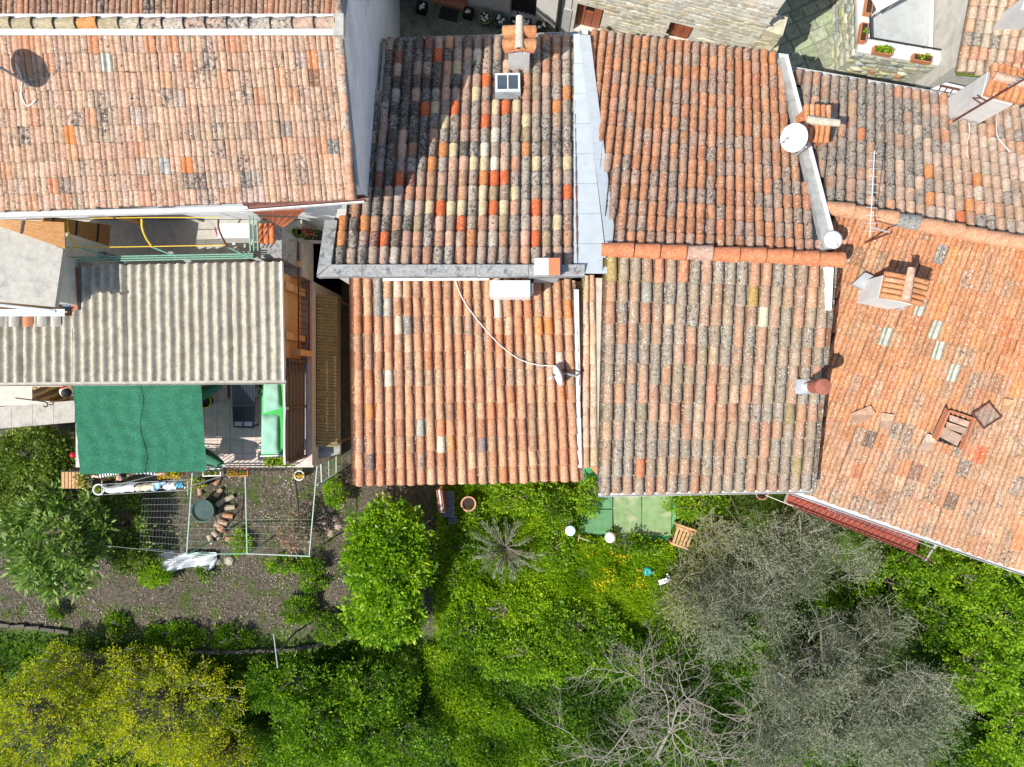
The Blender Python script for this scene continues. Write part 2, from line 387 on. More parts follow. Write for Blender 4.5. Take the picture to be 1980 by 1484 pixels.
def barrel_run(parent, pts, n, width, mat_fn, name='ridge_tile', height=None, flare=1.1, matrial=None):
    """a run of half-round tiles along a polyline, each its own object"""
    pts = [Vector(p) for p in pts]; L = [0]
    for a, b in zip(pts, pts[1:]): L.append(L[-1]+(b-a).length)
    def at(s):
        for i in range(len(pts)-1):
            if s <= L[i+1] or i == len(pts)-2: return pts[i].lerp(pts[i+1], (s-L[i])/(L[i+1]-L[i]))
    row = L[-1]/n; me = coppo_mesh(name, width/.9, row, matrial, .9); off = ORG[parent.name]
    for i in range(n):
        a = at(L[-1]*i/n); b = at(L[-1]*(i+1)/n); y = (b-a).normalized(); x = y.cross(Vector((0,0,1))).normalized(); z = x.cross(y)
        a = a+x*U(-.008, .008)-off
        o = bpy.data.objects.new(name, me); COL.objects.link(o); o.parent = parent
        y = (y+x*U(-.02,.02)).normalized(); x = y.cross(z)
        o.matrix_basis = Matrix(((x.x, y.x, z.x, a.x), (x.y, y.y, z.y, a.y), (x.z, y.z, z.z, a.z), (0,0,0,1))); o.color = mat_fn(i)

def gutter(parent, a, b, mat, r=.06, name='gutter', lip=None):
    """half-round channel between two points"""
    a, b = Vector(a), Vector(b); d = (b-a).normalized(); s = d.cross(Vector((0,0,1))).normalized(); m = MB()
    k = 6; prof = [(math.cos(math.pi*(1+i/k))*r, math.sin(math.pi*(1+i/k))*r) for i in range(k+1)]
    inn = [(x*.86, y*.86) for x, y in prof][::-1]; ring = prof+inn; n = len(ring)
    v = [p+s*x+Vector((0,0,y)) for p in (a, b) for x, y in ring]
    m.add(v, [(i, (i+1)%n, n+(i+1)%n, n+i) for i in range(n)]+[tuple(range(n-1,-1,-1)), tuple(range(n, 2*n))])
    return m.build(name, mat, parent)

def walls(house, pts, zb, mat, name='wall'):
    return MB().prism(pts, zb).build(name, mat, house)

def pick(pal, blend=.38, tint=(1,1,1)):
    tot = sum(p[0] for p in pal); mean = [sum(p[0]*p[1][i] for p in pal)/tot for i in range(3)]
    pal = [(w_, tuple((c_[i]*(1-blend)+mean[i]*blend)*tint[i] for i in range(3)), a_) for w_, c_, a_ in pal]
    def f(cx, cy, r, c):
        x = U(0, tot)
        for wgt, col, al in pal:
            x -= wgt
            if x <= 0: break
        k = U(.86, 1.14); return (min(1, col[0]*k*U(.96,1.04)), min(1, col[1]*k*U(.97,1.03)), col[2]*k, max(0, min(1, al+U(-.2, .2))))
    return f
# ================================================================ THE SETTING
LEDGE = [(-60,1212),(60,1222),(140,1232),(260,1258),(400,1270),(560,1266),(640,1252),(700,1228),(730,1215)]
def ledge_y(px):
    for (x0, y0), (x1, y1) in zip(LEDGE, LEDGE[1:]):
        if px <= x1: return y0+(y1-y0)*max(0, (px-x0))/(x1-x0)
    return 1215+(px-730)*.1
def ground_z(x, y):
    z = .9
    px, py = 990+x*F/19.6, 742-y*F/19.6
    if px < 900:
        t = max(0., min(1., (py-ledge_y(px)+4)/8.)); t *= max(0., min(1., (900-px)/170.)); z -= .55*t*t*(3-2*t)
    z -= max(0., min(1., (-y-5.2)/5.5))*.35
    if y < -12 or abs(x) > 15 or y > 12: z = min(z, .45)
    return z+.045*math.sin(x*1.7+y*.6)*math.cos(y*1.3-x*.4)+.02*math.sin(x*5.1)*math.sin(y*4.3)
def build_ground():
    xs = np.concatenate([[-600,-150,-50,-25], np.linspace(-15, 15, 151), [25,50,150,600]])
    ys = np.concatenate([[-600,-150,-50,-22], np.linspace(-12.5, 12.5, 126), [25,50,150,600]])
    m = MB(); m.v = [Vector((x, y, ground_z(x, y))) for y in ys for x in xs]; nx = len(xs)
    m.f = [(j*nx+i, j*nx+i+1, (j+1)*nx+i+1, (j+1)*nx+i) for j in range(len(ys)-1) for i in range(nx-1)]
    t = NT('garden_soil'); p = t.pos(); a = t.noise(p, 2.2, 5); b = t.noise(p, 14, 5, .7); c = t.noise(p, 75, 3, .7)
    col = t.mix(t.step(b, .35, .65), (.06,.05,.036), (.155,.132,.1))
    col = t.mix(t.step(a, .5, .62), col, t.mix(t.step(b, .3, .7), (.04,.06,.018), (.1,.13,.035)))
    px_ = t.n('SeparateXYZ', {0: p}); gx = t.step(t.math('ADD', px_.outputs[0], t.math('MULTIPLY', a, 1.5)), -1.6, -.9); gy = t.step(t.math('SUBTRACT', px_.outputs[1], a), -7.0, -7.6)
    col = t.mix(t.math('MAXIMUM', gx, gy), col, t.mix(t.step(b, .3, .7), (.03,.065,.008), (.1,.18,.02)))
    col = t.mix(t.math('MULTIPLY', t.step(c, .6, .72), .6), col, (.3,.27,.22))
    vo = t.n('TexVoronoi', {'Vector': p, 'Scale': 13.})
    sp = t.n('SeparateColor', {'Color': vo.outputs['Color']})
    pm = t.math('MULTIPLY', t.step(vo.outputs[0], .1, .16, 1., 0.), t.step(sp.outputs[0], .62, .64))
    col = t.mix(pm, col, t.mix(sp.outputs[1], (.3,.27,.22), (.62,.58,.5)))
    m.build('ground', t.done(t.bsdf(col, .95, .2, t.math('ADD', b, c), .8, .03)), smooth=True, kind='structure')
build_ground()

STONE_MESH = []
def stone_meshes(mat):
    r = []
    for k in range(7):
        n = 8; v = []; f = []
        for lv, (sc, d) in enumerate(((1., -.02), (.97, .6), (.74, 1.))):
            for i in range(n):
                q = 2*math.pi*i/n+.4; cx, sx = math.cos(q), math.sin(q)
                rr = 1/max(abs(cx), abs(sx))**.75*(1+.12*math.sin(k*3.1+i*2.3))
                v.append((.5*cx*rr*sc*.97, .5*sx*rr*sc*.97, d*(1+.25*math.sin(i*1.9+k))))
        for lv in range(2):
            for i in range(n): f.append((lv*n+i, lv*n+(i+1)%n, (lv+1)*n+(i+1)%n, (lv+1)*n+i))
        f.append(tuple(2*n+i for i in range(n)))
        me = bpy.data.meshes.new('stone'); me.from_pydata(v, [], f); me.materials.append(mat)
        me.polygons.foreach_set('use_smooth', [True]*len(f)); me.update(); r.append(me)
    return r
def stone_mat(name):
    t = NT(name); p = t.pos(); oi = t.n('ObjectInfo'); a = t.noise(p, 9, 5, .65); b = t.noise(p, 55, 4, .7)
    c = t.mix(t.step(a, .3, .7), t.mix(1., oi.outputs['Color'], (.7,.7,.68), 'MULTIPLY'), t.mix(1., oi.outputs['Color'], (1.15,1.13,1.08), 'MULTIPLY'))
    c = t.mix(t.math('MULTIPLY', t.step(b, .56, .68), .4), c, (.12,.12,.1))
    return t.done(t.bsdf(c, .95, .2, t.math('ADD', a, b), .6, .02))
M['stone'] = stone_mat('rubble_stone')
def stonework(parent, o, ux, W, z0, z1, nrm, rowh, ln, pal, depth=.025, skip=(), name='stone', top=None):
    """irregular courses of single stones on a vertical wall face"""
    global STONE_MESH
    if not STONE_MESH: STONE_MESH = stone_meshes(M['stone'])
    o = Vector(o); ux = Vector(ux).normalized(); nrm = Vector(nrm).normalized(); off = ORG[parent.name]; z = z0; n = 0
    while z < z1-.03:
        h = rowh*U(.75, 1.3); h = min(h, z1-z); x = -U(0, .1)
        while x < W:
            l = U(*ln); c = o+ux*(x+l/2)+Vector((0,0,z+h/2-o.z+U(-.015,.015)))
            if x+l <= W+.06 and x > -.06 and not any(s(c) for s in skip):
                me = random.choice(STONE_MESH); a = U(-.06, .06); d = depth*U(.5, 1.5)
                up = Vector((0,0,1)); X = ux*math.cos(a)+up*math.sin(a); Y = up*math.cos(a)-ux*math.sin(a)
                ob = bpy.data.objects.new(name, me); COL.objects.link(ob); ob.parent = parent; c = c-off+nrm*.004
                ob.matrix_basis = Matrix(((X.x*l, Y.x*h, nrm.x*d, c.x), (X.y*l, Y.y*h, nrm.y*d, c.y), (X.z*l, Y.z*h, nrm.z*d, c.z), (0,0,0,1)))
                k = U(.8, 1.15); cc = random.choice(pal); ob.color = (min(1,cc[0]*k), min(1,cc[1]*k), min(1,cc[2]*k), 1); n += 1
            x += l
        z += h
    return n

def paving(parent, poly_px, z, ang, sx, sy, pal, jit=.02, gap=.012, name='paving_slab', stagger=.5):
    """single slabs laid in courses inside a pixel polygon at height z"""
    cs = [P(x, y, z) for x, y in poly_px]; R = Matrix.Rotation(ang, 2)
    Ri = Matrix.Rotation(-ang, 2); L = [Ri@Vector((c.x, c.y)) for c in cs]
    x0, x1 = min(p.x for p in L), max(p.x for p in L); y0, y1 = min(p.y for p in L), max(p.y for p in L)
    off = ORG[parent.name]; n = 0; y = y0
    while y < y1:
        h = sy*U(.85, 1.15); x = x0-U(0, sx*stagger*2)
        while x < x1:
            l = sx*U(.7, 1.35); c = R@Vector((x+l/2, y+h/2)); px = proj((c.x, c.y, z))
            if inpoly(*px, poly_px):
                q = [Vector((x+gap+U(0, jit), y+gap+U(0, jit))), Vector((x+l-gap-U(0, jit), y+gap+U(0, jit))), Vector((x+l-gap-U(0, jit), y+h-gap-U(0, jit))), Vector((x+gap+U(0, jit), y+h-gap-U(0, jit)))]
                cm = Vector((0, 0))
                pts = [R@a for a in q]; cc = random.choice(pal); k = U(.8, 1.2)
                b = MB().slab([Vector((a.x-c.x, a.y-c.y, U(.012, .022))) for a in pts], .05)
                me = bpy.data.meshes.new(name); me.from_pydata([tuple(v) for v in b.v], [], b.f); me.materials.append(M['stone']); me.update()
                ob = bpy.data.objects.new(name, me); COL.objects.link(ob); ob.parent = parent; ob.location = Vector((c.x, c.y, z))-off
                ob.color = (cc[0]*k, cc[1]*k, cc[2]*k, 1); n += 1
            x += l
        y += h
    return n

ZS = 2.5
M['street_bed'] = plain('street_bed', (.22,.24,.17), .95, .3, 12)
street = MB().prism([(-2.85,6.9,ZS),(14.5,4.6,ZS),(16,14,ZS),(-2.85,14,ZS)], .2).build('street', M['street_bed'], kind='structure')
paving(street, [(735,-40),(1120,-40),(1120,85),(735,85)], ZS, math.radians(-52), .42, .3, [(.2,.21,.16),(.24,.24,.19),(.17,.18,.13)], .03, .012)
paving(street, [(1395,165),(1480,20),(1530,-40),(1680,-40),(1640,160),(1500,190)], ZS, math.radians(24), .4, .33, [(.36,.39,.29),(.42,.43,.33),(.33,.38,.25)], .03, .006)

# ================================================================ HOUSE A: wide interlocking-tile house
A_pal = [(6,(.55,.39,.29),.5),(4,(.56,.37,.27),.4),(3,(.51,.39,.31),.6),(.9,(.58,.31,.19),.3),(1.,(.45,.34,.28),.7),(.5,(.5,.43,.39),.65)]
hA = thing('tiled_house', 'wide house with pinkish interlocking roof tiles, ridge flanked by white strips', 'house', (-7.5, 6, .9))
gw = MB(); xw, xe = -14, -2.79
gw.add([(xw,3.62,7.25),(xe,3.62,7.3),(xe,5.78,8.5),(xe,9.7,6.95),(xw,9.7,6.95),(xw,5.78,8.5),(xw,3.62,.2),(xe,3.62,.2),(xe,9.7,.2),(xw,9.7,.2)],
 [(0,1,2,5),(5,2,3,4),(6,7,1,0),(7,8,3,2,1),(8,9,4,3),(9,6,0,5,4)]); gw.build('wall', M['plaster_blue'], hA)
pA = Patch((-140,70,8.72),(655,64,8.72),(690,384,7.5),(-95,412,7.5))
A_h = [(128,247,(.66,.24,.08,.02)),(356,310,(.66,.24,.09,.03)),(210,137,('glass_tile',)),(610,125,(.62,.28,.14,.1)),(480,262,(.36,.25,.19,.6)),(110,353,(.55,.25,.15,.2)),(130,353,(.33,.24,.19,.7)),(275,355,(.38,.28,.23,.8)),(290,358,(.5,.28,.2,.4)),(600,160,(.3,.16,.1,.5)),(470,342,(.24,.2,.18,.8)),(390,355,(.3,.2,.17,.8)),(370,355,(.36,.26,.21,.8)),(330,95,(.56,.27,.16,.2)),(300,90,(.6,.3,.18,.2)),(455,85,(.58,.28,.17,.2)),(60,80,(.58,.29,.18,.2)),(180,80,(.6,.28,.16,.2)),(640,265,(.3,.28,.26,.8)),(320,330,(.45,.44,.42,.6)),(555,240,(.33,.27,.23,.7))]
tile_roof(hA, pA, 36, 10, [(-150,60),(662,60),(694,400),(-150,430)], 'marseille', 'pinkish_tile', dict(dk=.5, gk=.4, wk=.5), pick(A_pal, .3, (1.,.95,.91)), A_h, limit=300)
pAn = Patch((-140,34,8.72),(650,32,8.72),(668,-290,7.),(-120,-290,7.))
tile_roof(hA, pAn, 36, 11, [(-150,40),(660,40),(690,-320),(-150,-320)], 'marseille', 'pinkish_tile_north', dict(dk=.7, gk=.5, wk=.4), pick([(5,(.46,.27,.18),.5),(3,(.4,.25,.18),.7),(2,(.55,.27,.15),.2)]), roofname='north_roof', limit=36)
for ya, yb, nm in ((27,39,-.03),(56,68,0)):
    for k in range(6):
        xa, xb = -140+k*131, -140+(k+1)*131-.6
        MB().slab([P(xa,ya,8.83+.002*(k%2)),P(xb,ya,8.83+.002*(k%2)),P(xb,yb,8.81+.002*(k%2)),P(xa,yb,8.81+.002*(k%2))], .02).build('ridge_flashing', M['gutter_white'], hA)
mR = tile_mat('ridge_tile_clay', 'obj', dk=.6, gk=.6, wk=.6)
def rA(i): return random.choice([(.5,.43,.33,.75),(.52,.4,.32,.8),(.48,.42,.36,.7),(.5,.36,.28,.6)]) if i < 10 else ((.6,.27,.1,.3) if i == 11 else (.42,.36,.24,.1))
barrel_run(hA, [P(650,47,8.78), P(-140,48,8.78)], 19, .21, rA, matrial=mR)
barrel_run(hA, [pA.pt(681,386,.04), pA.pt(660,80,.06), P(656,30,8.8)], 10, .17, lambda i: random.choice([(.58,.36,.26,.4),(.55,.3,.2,.2),(.5,.4,.32,.6)]), 'verge_tile', matrial=mR)
barrel_run(hA, [P(662,-260,7.2), P(656,20,8.78)], 9, .17, lambda i: (.42,.3,.24,.7), 'verge_tile', matrial=mR)
MB().slab([P(644,26,8.9),P(664,26,8.9),P(664,68,8.9),P(644,68,8.9)], .16).build('ridge_end_mortar', M['concrete_pale'], hA)
gutter(hA, P(-120,420,7.42), P(478,405,7.42), M['gutter_white'], .06)
gutter(hA, P(470,402,7.43), P(706,384,7.43), M['gutter_brown'], .07)
MB().obox(P(470,409,7.36), P(706,391,7.36)-P(470,409,7.36), (0,-.02,0), (0,0,.09)).build('fascia', M['white_paint'], hA)

# ================================================================ HOUSE B: mottled old barrel tiles, slopes north
CR, RD, PK, OR, TN = (.62,.52,.33,.12), (.62,.16,.065,.08), (.62,.4,.3,.15), (.58,.25,.1,.3), (.38,.29,.18,.3)
WH = (.68,.62,.52,.1)
def pxs(l, ox, oy, s, c): return [(ox+x/s, oy+y/s, c) for x, y in l]
B_h = (pxs([(945,455),(1065,615),(805,700),(865,790),(915,970),(1190,695),(1320,695),(1385,775),(1045,1055),(1110,1060),(1445,1060),(1645,1045)], 600,0,3.3,CR)
 + pxs([(1075,380),(1110,965),(1185,875),(1175,1055)], 600,0,3.3,WH)
 + pxs([(830,380),(1130,520),(935,705),(740,700),(1125,790),(1255,695),(575,1130),(1170,1140),(1235,1140)], 600,0,3.3,RD)
 + pxs([(850,990),(780,1060),(1110,1140),(1580,690),(1380,960),(1640,640)], 600,0,3.3,OR)
 + pxs([(1010,535),(875,605),(600,870),(595,965),(975,1050),(975,1110),(1515,500)], 600,0,3.3,PK)
 + pxs([(1105,130),(1305,120),(760,215),(900,215),(965,215),(1100,220),(1235,215),(1580,300)], 600,340,3.3,CR)
 + pxs([(830,215),(1440,215),(1165,215),(475,400),(965,310),(1440,400),(1655,110)], 600,340,3.3,RD)
 + pxs([(195,390),(210,300),(340,300),(1025,380)], 600,340,3.3,OR)
 + pxs([(890,375),(1370,390),(825,300)], 600,340,3.3,PK) + pxs([(835,120),(1170,120),(690,300),(1505,390),(1235,290),(1380,860-340*3.3+0)], 600,340,3.3,TN))
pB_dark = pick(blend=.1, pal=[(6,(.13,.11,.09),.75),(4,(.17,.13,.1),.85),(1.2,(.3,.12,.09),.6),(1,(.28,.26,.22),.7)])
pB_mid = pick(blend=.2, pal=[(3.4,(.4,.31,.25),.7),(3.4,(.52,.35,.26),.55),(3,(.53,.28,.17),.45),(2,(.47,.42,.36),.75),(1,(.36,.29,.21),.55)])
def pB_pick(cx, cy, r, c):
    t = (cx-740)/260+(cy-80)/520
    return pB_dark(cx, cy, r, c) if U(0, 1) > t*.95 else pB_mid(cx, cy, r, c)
hB = thing('tiled_house', 'house with patchwork of black, cream and red barrel tiles and a small roof window', 'house', (-.8, 4.7, .9))
walls(hB, [(-2.78,7.15,4.95),(1.28,7.32,4.95),(1.2,2.1,6.7),(-3.45,2.1,6.7),(-3.45,3.45,6.2),(-2.78,3.45,6.2)], .2, M['plaster_white'])
pB = Patch((1110,513,6.9),(1110-22*21.06,513,6.9),(1104-22*18.85,82,5.2),(1104,72,5.2))
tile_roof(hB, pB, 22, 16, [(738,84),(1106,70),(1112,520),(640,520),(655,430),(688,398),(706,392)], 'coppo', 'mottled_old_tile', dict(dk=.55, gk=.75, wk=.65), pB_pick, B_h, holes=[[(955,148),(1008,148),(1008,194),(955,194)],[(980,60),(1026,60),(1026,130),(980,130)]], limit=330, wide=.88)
gutter(hB, P(738,80,5.13), P(1118,67,5.13), M['sheet_metal'], .06)
MB().slab([pB.pt(736,82,.03),pB.pt(752,82,.03),pB.pt(712,392,.03),pB.pt(700,392,.03)], .04).build('wall_flashing', M['concrete_pale'], hB)
xs = [612,700,826,920,1022,1131]
for a, b in zip(xs, xs[1:]):
    MB().slab([P(a+.4 if a > 612 else 612,536,7.02),P(b-.4,534,7.02),P(b-.4,512,7.05),P(a+.4 if a > 612 else 640,512,7.05)], .22).build('coping_stone', M['concrete'], hB)
MB().slab([P(612,534,7.0),P(640,511,7.0),P(652,426,6.72),P(628,425,6.72)], .2).build('coping_stone', M['concrete'], hB)
for k in range(8):          # white metal valley strip against the next house
    ya, yb = 66+k*58, 66+(k+1)*58-.7; e = .004*(k % 2)
    za, zb = 5.32+1.68*k/8+e, 5.32+1.68*(k+1)/8+e
    xr = lambda y: 1121+(y-60)*.115
    MB().slab([P(1109,ya,za),P(xr(ya),ya,za+.02),P(xr(yb),yb,zb+.02),P(1110,yb,zb)], .02).build('valley_sheet', M['sheet_metal'], hB)
for k in range(14):
    ya, yb = 68+k*30, 68+(k+1)*30-.5; z0 = 5.36+1.68*k/14; z1 = 5.36+1.68*(k+1)/14
    MB().slab([P(1119+(ya-60)*.125,ya,z0+.05),P(1140+(ya-60)*.125,ya,z0+.02),P(1140+(yb-60)*.125,yb,z1+.03),P(1119+(yb-60)*.125,yb,z1+.06)], .012).build('step_flashing', M['sheet_metal'], hB)

def barrels_on(parent, c, dirv, side, n, w, L, drop, cols, mat, name='cap_tile'):
    """n small barrel tiles side by side running down dirv from ridge point c"""
    me = coppo_mesh(name, w, L/1.2, mat, .96); off = ORG[parent.name]
    for i in range(n):
        e = c+side*((i-(n-1)/2)*w)+dirv*(L)-Vector((0,0,drop)); t = c+side*((i-(n-1)/2)*w)
        y = (t-e).normalized(); x = side if side.cross(y).z > 0 else -side; z = x.cross(y); x = y.cross(z)
        o = bpy.data.objects.new(name, me); COL.objects.link(o); o.parent = parent; p = e-off
        o.matrix_basis = Matrix(((x.x,y.x,z.x,p.x),(x.y,y.y,z.y,p.y),(x.z,y.z,z.z,p.z),(0,0,0,1))); o.color = random.choice(cols)
M['cap_clay'] = tile_mat('cap_tile_clay', 'obj', dk=.2, gk=.3, wk=.3)
def chimney(house, base, w, d, h, rz, mat, ridge='y', cap=1.25, n=4, cols=((.6,.3,.14,.15),(.64,.34,.2,.1),(.58,.26,.12,.2)), rcol=(.68,.58,.48,.1), opening=True):
    X = Vector((math.cos(rz), math.sin(rz), 0)); Y = Vector((-math.sin(rz), math.cos(rz), 0)); Z = Vector((0,0,1)); base = Vector(base)
    m = MB().obox(base-X*w/2-Y*d/2-Z*.3, X*w, Y*d, Z*(h+.12))
    if opening:
        for a in (-1, 1):
            for b in (-1, 1): m.obox(base+X*(a*(w/2-.05)-.05)+Y*(b*(d/2-.05)-.05)+Z*(h-.18), X*.1, Y*.1, Z*.16)
        m.obox(base-X*.06-Y*d/2+Z*(h-.18), X*.12, Y*d, Z*.15)
    else: m.obox(base-X*w/2*.96-Y*d/2*.96+Z*(h-.18), X*w*.96, Y*d*.96, Z*.17)
    ch = m.build('chimney', mat, house)
    S, D = (X, Y) if ridge == 'x' else (Y, X)
    ls, ld = (w, d) if ridge == 'x' else (d, w)
    ls *= cap; ld *= cap
    top = base+Z*(h+.1)
    MB().slab([top-S*ls/2-D*ld/2-Z*.1, top+S*ls/2-D*ld/2-Z*.1, top+S*ls/2+Z*.0, top-S*ls/2+Z*.0], .03).build('cap_slab', M['terracotta'], ch)
    MB().slab([top-S*ls/2+D*ld/2-Z*.102, top+S*ls/2+D*ld/2-Z*.102, top+S*ls/2+Z*.002, top-S*ls/2+Z*.002], .03).build('cap_slab', M['terracotta'], ch)
    for sg in (-1, 1): barrels_on(ch, top+Z*.0, D*sg, S, n, ls/n, ld/2, .1, cols, M['cap_clay'])
    barrel_run(ch, [top-S*ls/2*1.04+Z*.045, top+S*ls/2*1.04+Z*.045], 1, .17, lambda i: rcol, 'cap_ridge_tile', matrial=M['cap_clay'])
    return ch
chimney(hB, pB.pt(1003,122), .42, .38, 1.02, 0, M['plaster_white'], 'y', 1.35, 2)
# roof window
sk = pB.pt(982,171); rn = pB.normal(); ru = (pB.at(.0,.5)-pB.at(.2,.5)).normalized(); rv = rn.cross(ru).normalized()
if rv.y < 0: rv = -rv
cb = MB()
for sx_, sy_, ox, oy in ((.52,.05,0,.215),(.52,.05,0,-.215),(.05,.4,.235,0),(.05,.4,-.235,0)):
    cb.obox(sk+ru*(ox-sx_/2)+rv*(oy-sy_/2)-rn*.03, ru*sx_, rv*sy_, rn*.19)
rw = cb.build('roof_window', M['gutter_grey'], hB)
fr = MB()
for sx_, sy_, ox, oy in ((.5,.035,0,.2),(.5,.035,0,-.2),(.035,.36,.23,0),(.035,.36,-.23,0),(.022,.36,0,0)):
    fr.obox(sk+ru*(ox-sx_/2)+rv*(oy-sy_/2)+rn*.162, ru*sx_, rv*sy_, rn*.025)
fr.build('window_frame', M['white_paint'], rw)
for sg in (-1, 1): MB().obox(sk+ru*(sg*.112-.1)-rv*.182+rn*.163, ru*.2, rv*.364, rn*.008).build('pane', M['glass'], rw)
# vent stack on the coping
vsx = MB().obox((.43,2.0,5.9), (.46,0,0), (0,.27,0), (0,0,1.38)).build('vent_stack', M['render_grey'], hB)
MB().obox((.41,1.98,7.283), (.26,0,0), (0,.31,0), (0,0,.03)).build('vent_tile', M['plaster_white'], vsx)
MB().obox((.675,1.98,7.283), (.2,0,0), (0,.31,0), (0,0,.035)).build('vent_tile', M['terracotta_new'], vsx)

# ================================================================ HOUSE C: salmon barrel tiles, slopes south
hC = thing('tiled_house', 'house with clean salmon-pink barrel tiles crossed by a loose white cable', 'house', (-.8, .1, .9))
walls(hC, [(-3.02,2.06,5.9),(1.72,2.06,5.9),(1.88,-1.8,4.8),(-3.15,-1.86,4.72)], .2, M['plaster_ochre'])
pC = Patch((682,538,6.1),(1106,545,6.1),(1122,928,4.9),(687,937,4.9))
C_pal = [(7,(0.584,0.315,0.192),.15),(5,(0.594,0.36,0.224),.15),(3,(0.544,0.27,0.16),.2),(2,(0.495,0.36,0.232),.5),(1.1,(0.614,0.234,0.104),.08),(.8,(0.634,0.468,0.32),.1),(1.2,(0.416,0.306,0.224),.65),(1,(0.396,0.243,0.168),.5)]
C_h = pxs([(410,690),(1635,140+340*0),(540,790),(1500,830)], 600,340,3.3,RD)[:0]+[(787,622,(.3,.27,.24,.8)),(730,575,(.33,.32,.3,.9)),(747,600,(.5,.45,.38,.7)),(858,850,(.7,.64,.5,.1)),(762,725,(.74,.6,.48,.05)),(766,620,(.66,.55,.42,.1)),(728,570,(.36,.33,.3,.9)),(1032,640,(.66,.3,.12,.05)),(1058,630,(.66,.25,.1,.05)),(1100,592,(.66,.25,.1,.05)),(720,785,(.68,.29,.12,.1)),(870,870,(.66,.3,.13,.05)),(712,885,(.24,.17,.14,.7)),(935,850,(.3,.24,.22,.7)),(820,830,(.44,.45,.4,.5)),(968,610,(.68,.6,.5,.1)),(823,565,(.6,.32,.2,.1)),(760,565,(.66,.5,.38,.05)),(1000,560,(.6,.3,.18,.1)),(1080,690,(.66,.5,.42,.1))]
tile_roof(hC, pC, 22, 12, [(675,530),(1128,530),(1128,945),(675,945)], 'coppo', 'salmon_tile', dict(dk=.18, gk=.35, wk=.5), pick(C_pal, .42, (1.,.96,.94)), C_h, limit=300, wide=.83)
pC2 = Patch((1127,540,6.0),(1152,540,6.0),(1157,900,4.95),(1124,902,4.95))
tile_roof(hC, pC2, 2, 9, [(1110,530),(1170,530),(1170,910),(1110,910)], 'coppo', 'narrow_strip_tile', dict(dk=.3, gk=.4, wk=.4), pick([(4,(.62,.38,.27),.2),(3,(.58,.48,.38),.4),(1,(.4,.36,.2),.6)]), roofname='narrow_roof', limit=40)
MB().slab([P(1110,560,6.12),P(1119,560,6.12),P(1125,905,5.02),P(1117,905,5.02)], .1).build('verge_flashing', M['gutter_white'], hC)
MB().slab([P(1153,538,6.15),P(1166,538,6.15),P(1163,908,5.05),P(1157,908,5.05)], .3).build('party_wall_coping', M['concrete_pale'], hC)
MB().slab([P(740,539,6.2),P(945,538,6.2),P(945,542,6.2),P(740,543,6.2)], .05).build('wall_flashing', M['white_paint'], hC)

# ================================================================ HOUSES D: terraced pair behind and in front of the orange ridge
hD = thing('tiled_house', 'house with orange and grey speckled barrel tiles between two white metal strips', 'house', (3.5, 4.6, .9))
walls(hD, [P(1130,76,4.95),P(1512,122,4.95),P(1600,492,6.8),P(1182,492,6.8)], .2, M['plaster_white'])
pDn = Patch((1614,499,7.05),(1092,478,7.05),(1142,63,5.1),(1582,119,5.1))
Dn_pal = [(4,(0.525,0.234,0.12),.5),(3,(0.535,0.261,0.136),.4),(3,(0.465,0.306,0.224),.7),(2.4,(0.416,0.306,0.248),.8),(2,(0.495,0.279,0.184),.6),(1,(0.475,0.198,0.104),.4)]
tile_roof(hD, pDn, 27, 15, [(1132,60),(1504,106),(1516,170),(1586,490),(1190,486),(1178,380),(1160,240)], 'coppo', 'speckled_tile', dict(dk=.35, gk=.6, wk=.85), pick(Dn_pal), [(1575,465,(.66,.3,.08,.02)),(1548,335,(.62,.25,.1,.05)),(1493,125,(.62,.28,.13,.1))], limit=320, wide=.87)
gutter(hD, P(1121,60,5.02), P(1525,111,5.02), M['gutter_white'], .06)
MB().slab([P(1506,112,5.3),P(1523,110,5.32),P(1614,480,7.22),P(1594,482,7.2)], .16).build('verge_flashing', M['flash_grey'], hD)
MB().obox(P(1517,110,5.3), P(1612,480,7.2)-P(1517,110,5.3), (.035,0,0), (0,0,.1)).build('verge_kerb', M['white_paint'], hD)
mD = tile_mat('orange_ridge_clay', 'obj', dk=.05, gk=.2, wk=.3)
hE_ = thing('tiled_house', 'house with greenish-grey lichened barrel tiles below the orange ridge', 'house', (3.4, .2, .9))
walls(hE_, [P(1182,500,6.75),P(1603,512,6.75),P(1556,928,5.3),P(1170,936,5.3)], .2, M['plaster_ochre'])
pDs = Patch((1172,500,7.02),(1610,516,7.02),(1568,945,5.5),(1160,953,5.5))
Ds_pal = [(4,(.36,.29,.215),.75),(3.4,(.45,.29,.2),.6),(3,(.31,.27,.21),.85),(2.4,(.48,.26,.165),.5),(1.2,(.33,.3,.21),.8),(.7,(.5,.4,.29),.5)]
Ds_h = [(1270,530,(.56,.27,.17,.2)),(1320,540,(.56,.25,.15,.2)),(1240,560,(.36,.35,.3,.6)),(1365,745,(.6,.28,.18,.1)),(1230,905,(.58,.22,.12,.2)),(1565,560,(.58,.35,.22,.4)),(1180,530,(.4,.3,.12,.5)),(1455,560,(.42,.28,.1,.4)),(1525,800,(.3,.24,.13,.4)),(1545,900,(.34,.27,.14,.3)),(1485,615,(.62,.55,.4,.3)),(1315,690,(.46,.3,.22,.3))]
tile_roof(hE_, pDs, 19, 12, [(1150,490),(1598,490),(1600,596),(1622,598),(1580,960),(1150,965)], 'coppo', 'lichened_tile', dict(dk=.2, gk=.6, wk=1.05, moss=(.25,.24,.14)), pick(Ds_pal, .4, (1.02,.96,.92)), Ds_h, limit=300, wide=.88)
barrel_run(hE_, [P(1628,503,7.12), P(1400,492,7.13), P(1172,483,7.12)], 9, .3, lambda i: (.64,.24,.12,.12) if i != 5 else (.55,.36,.28,.6), matrial=mD)
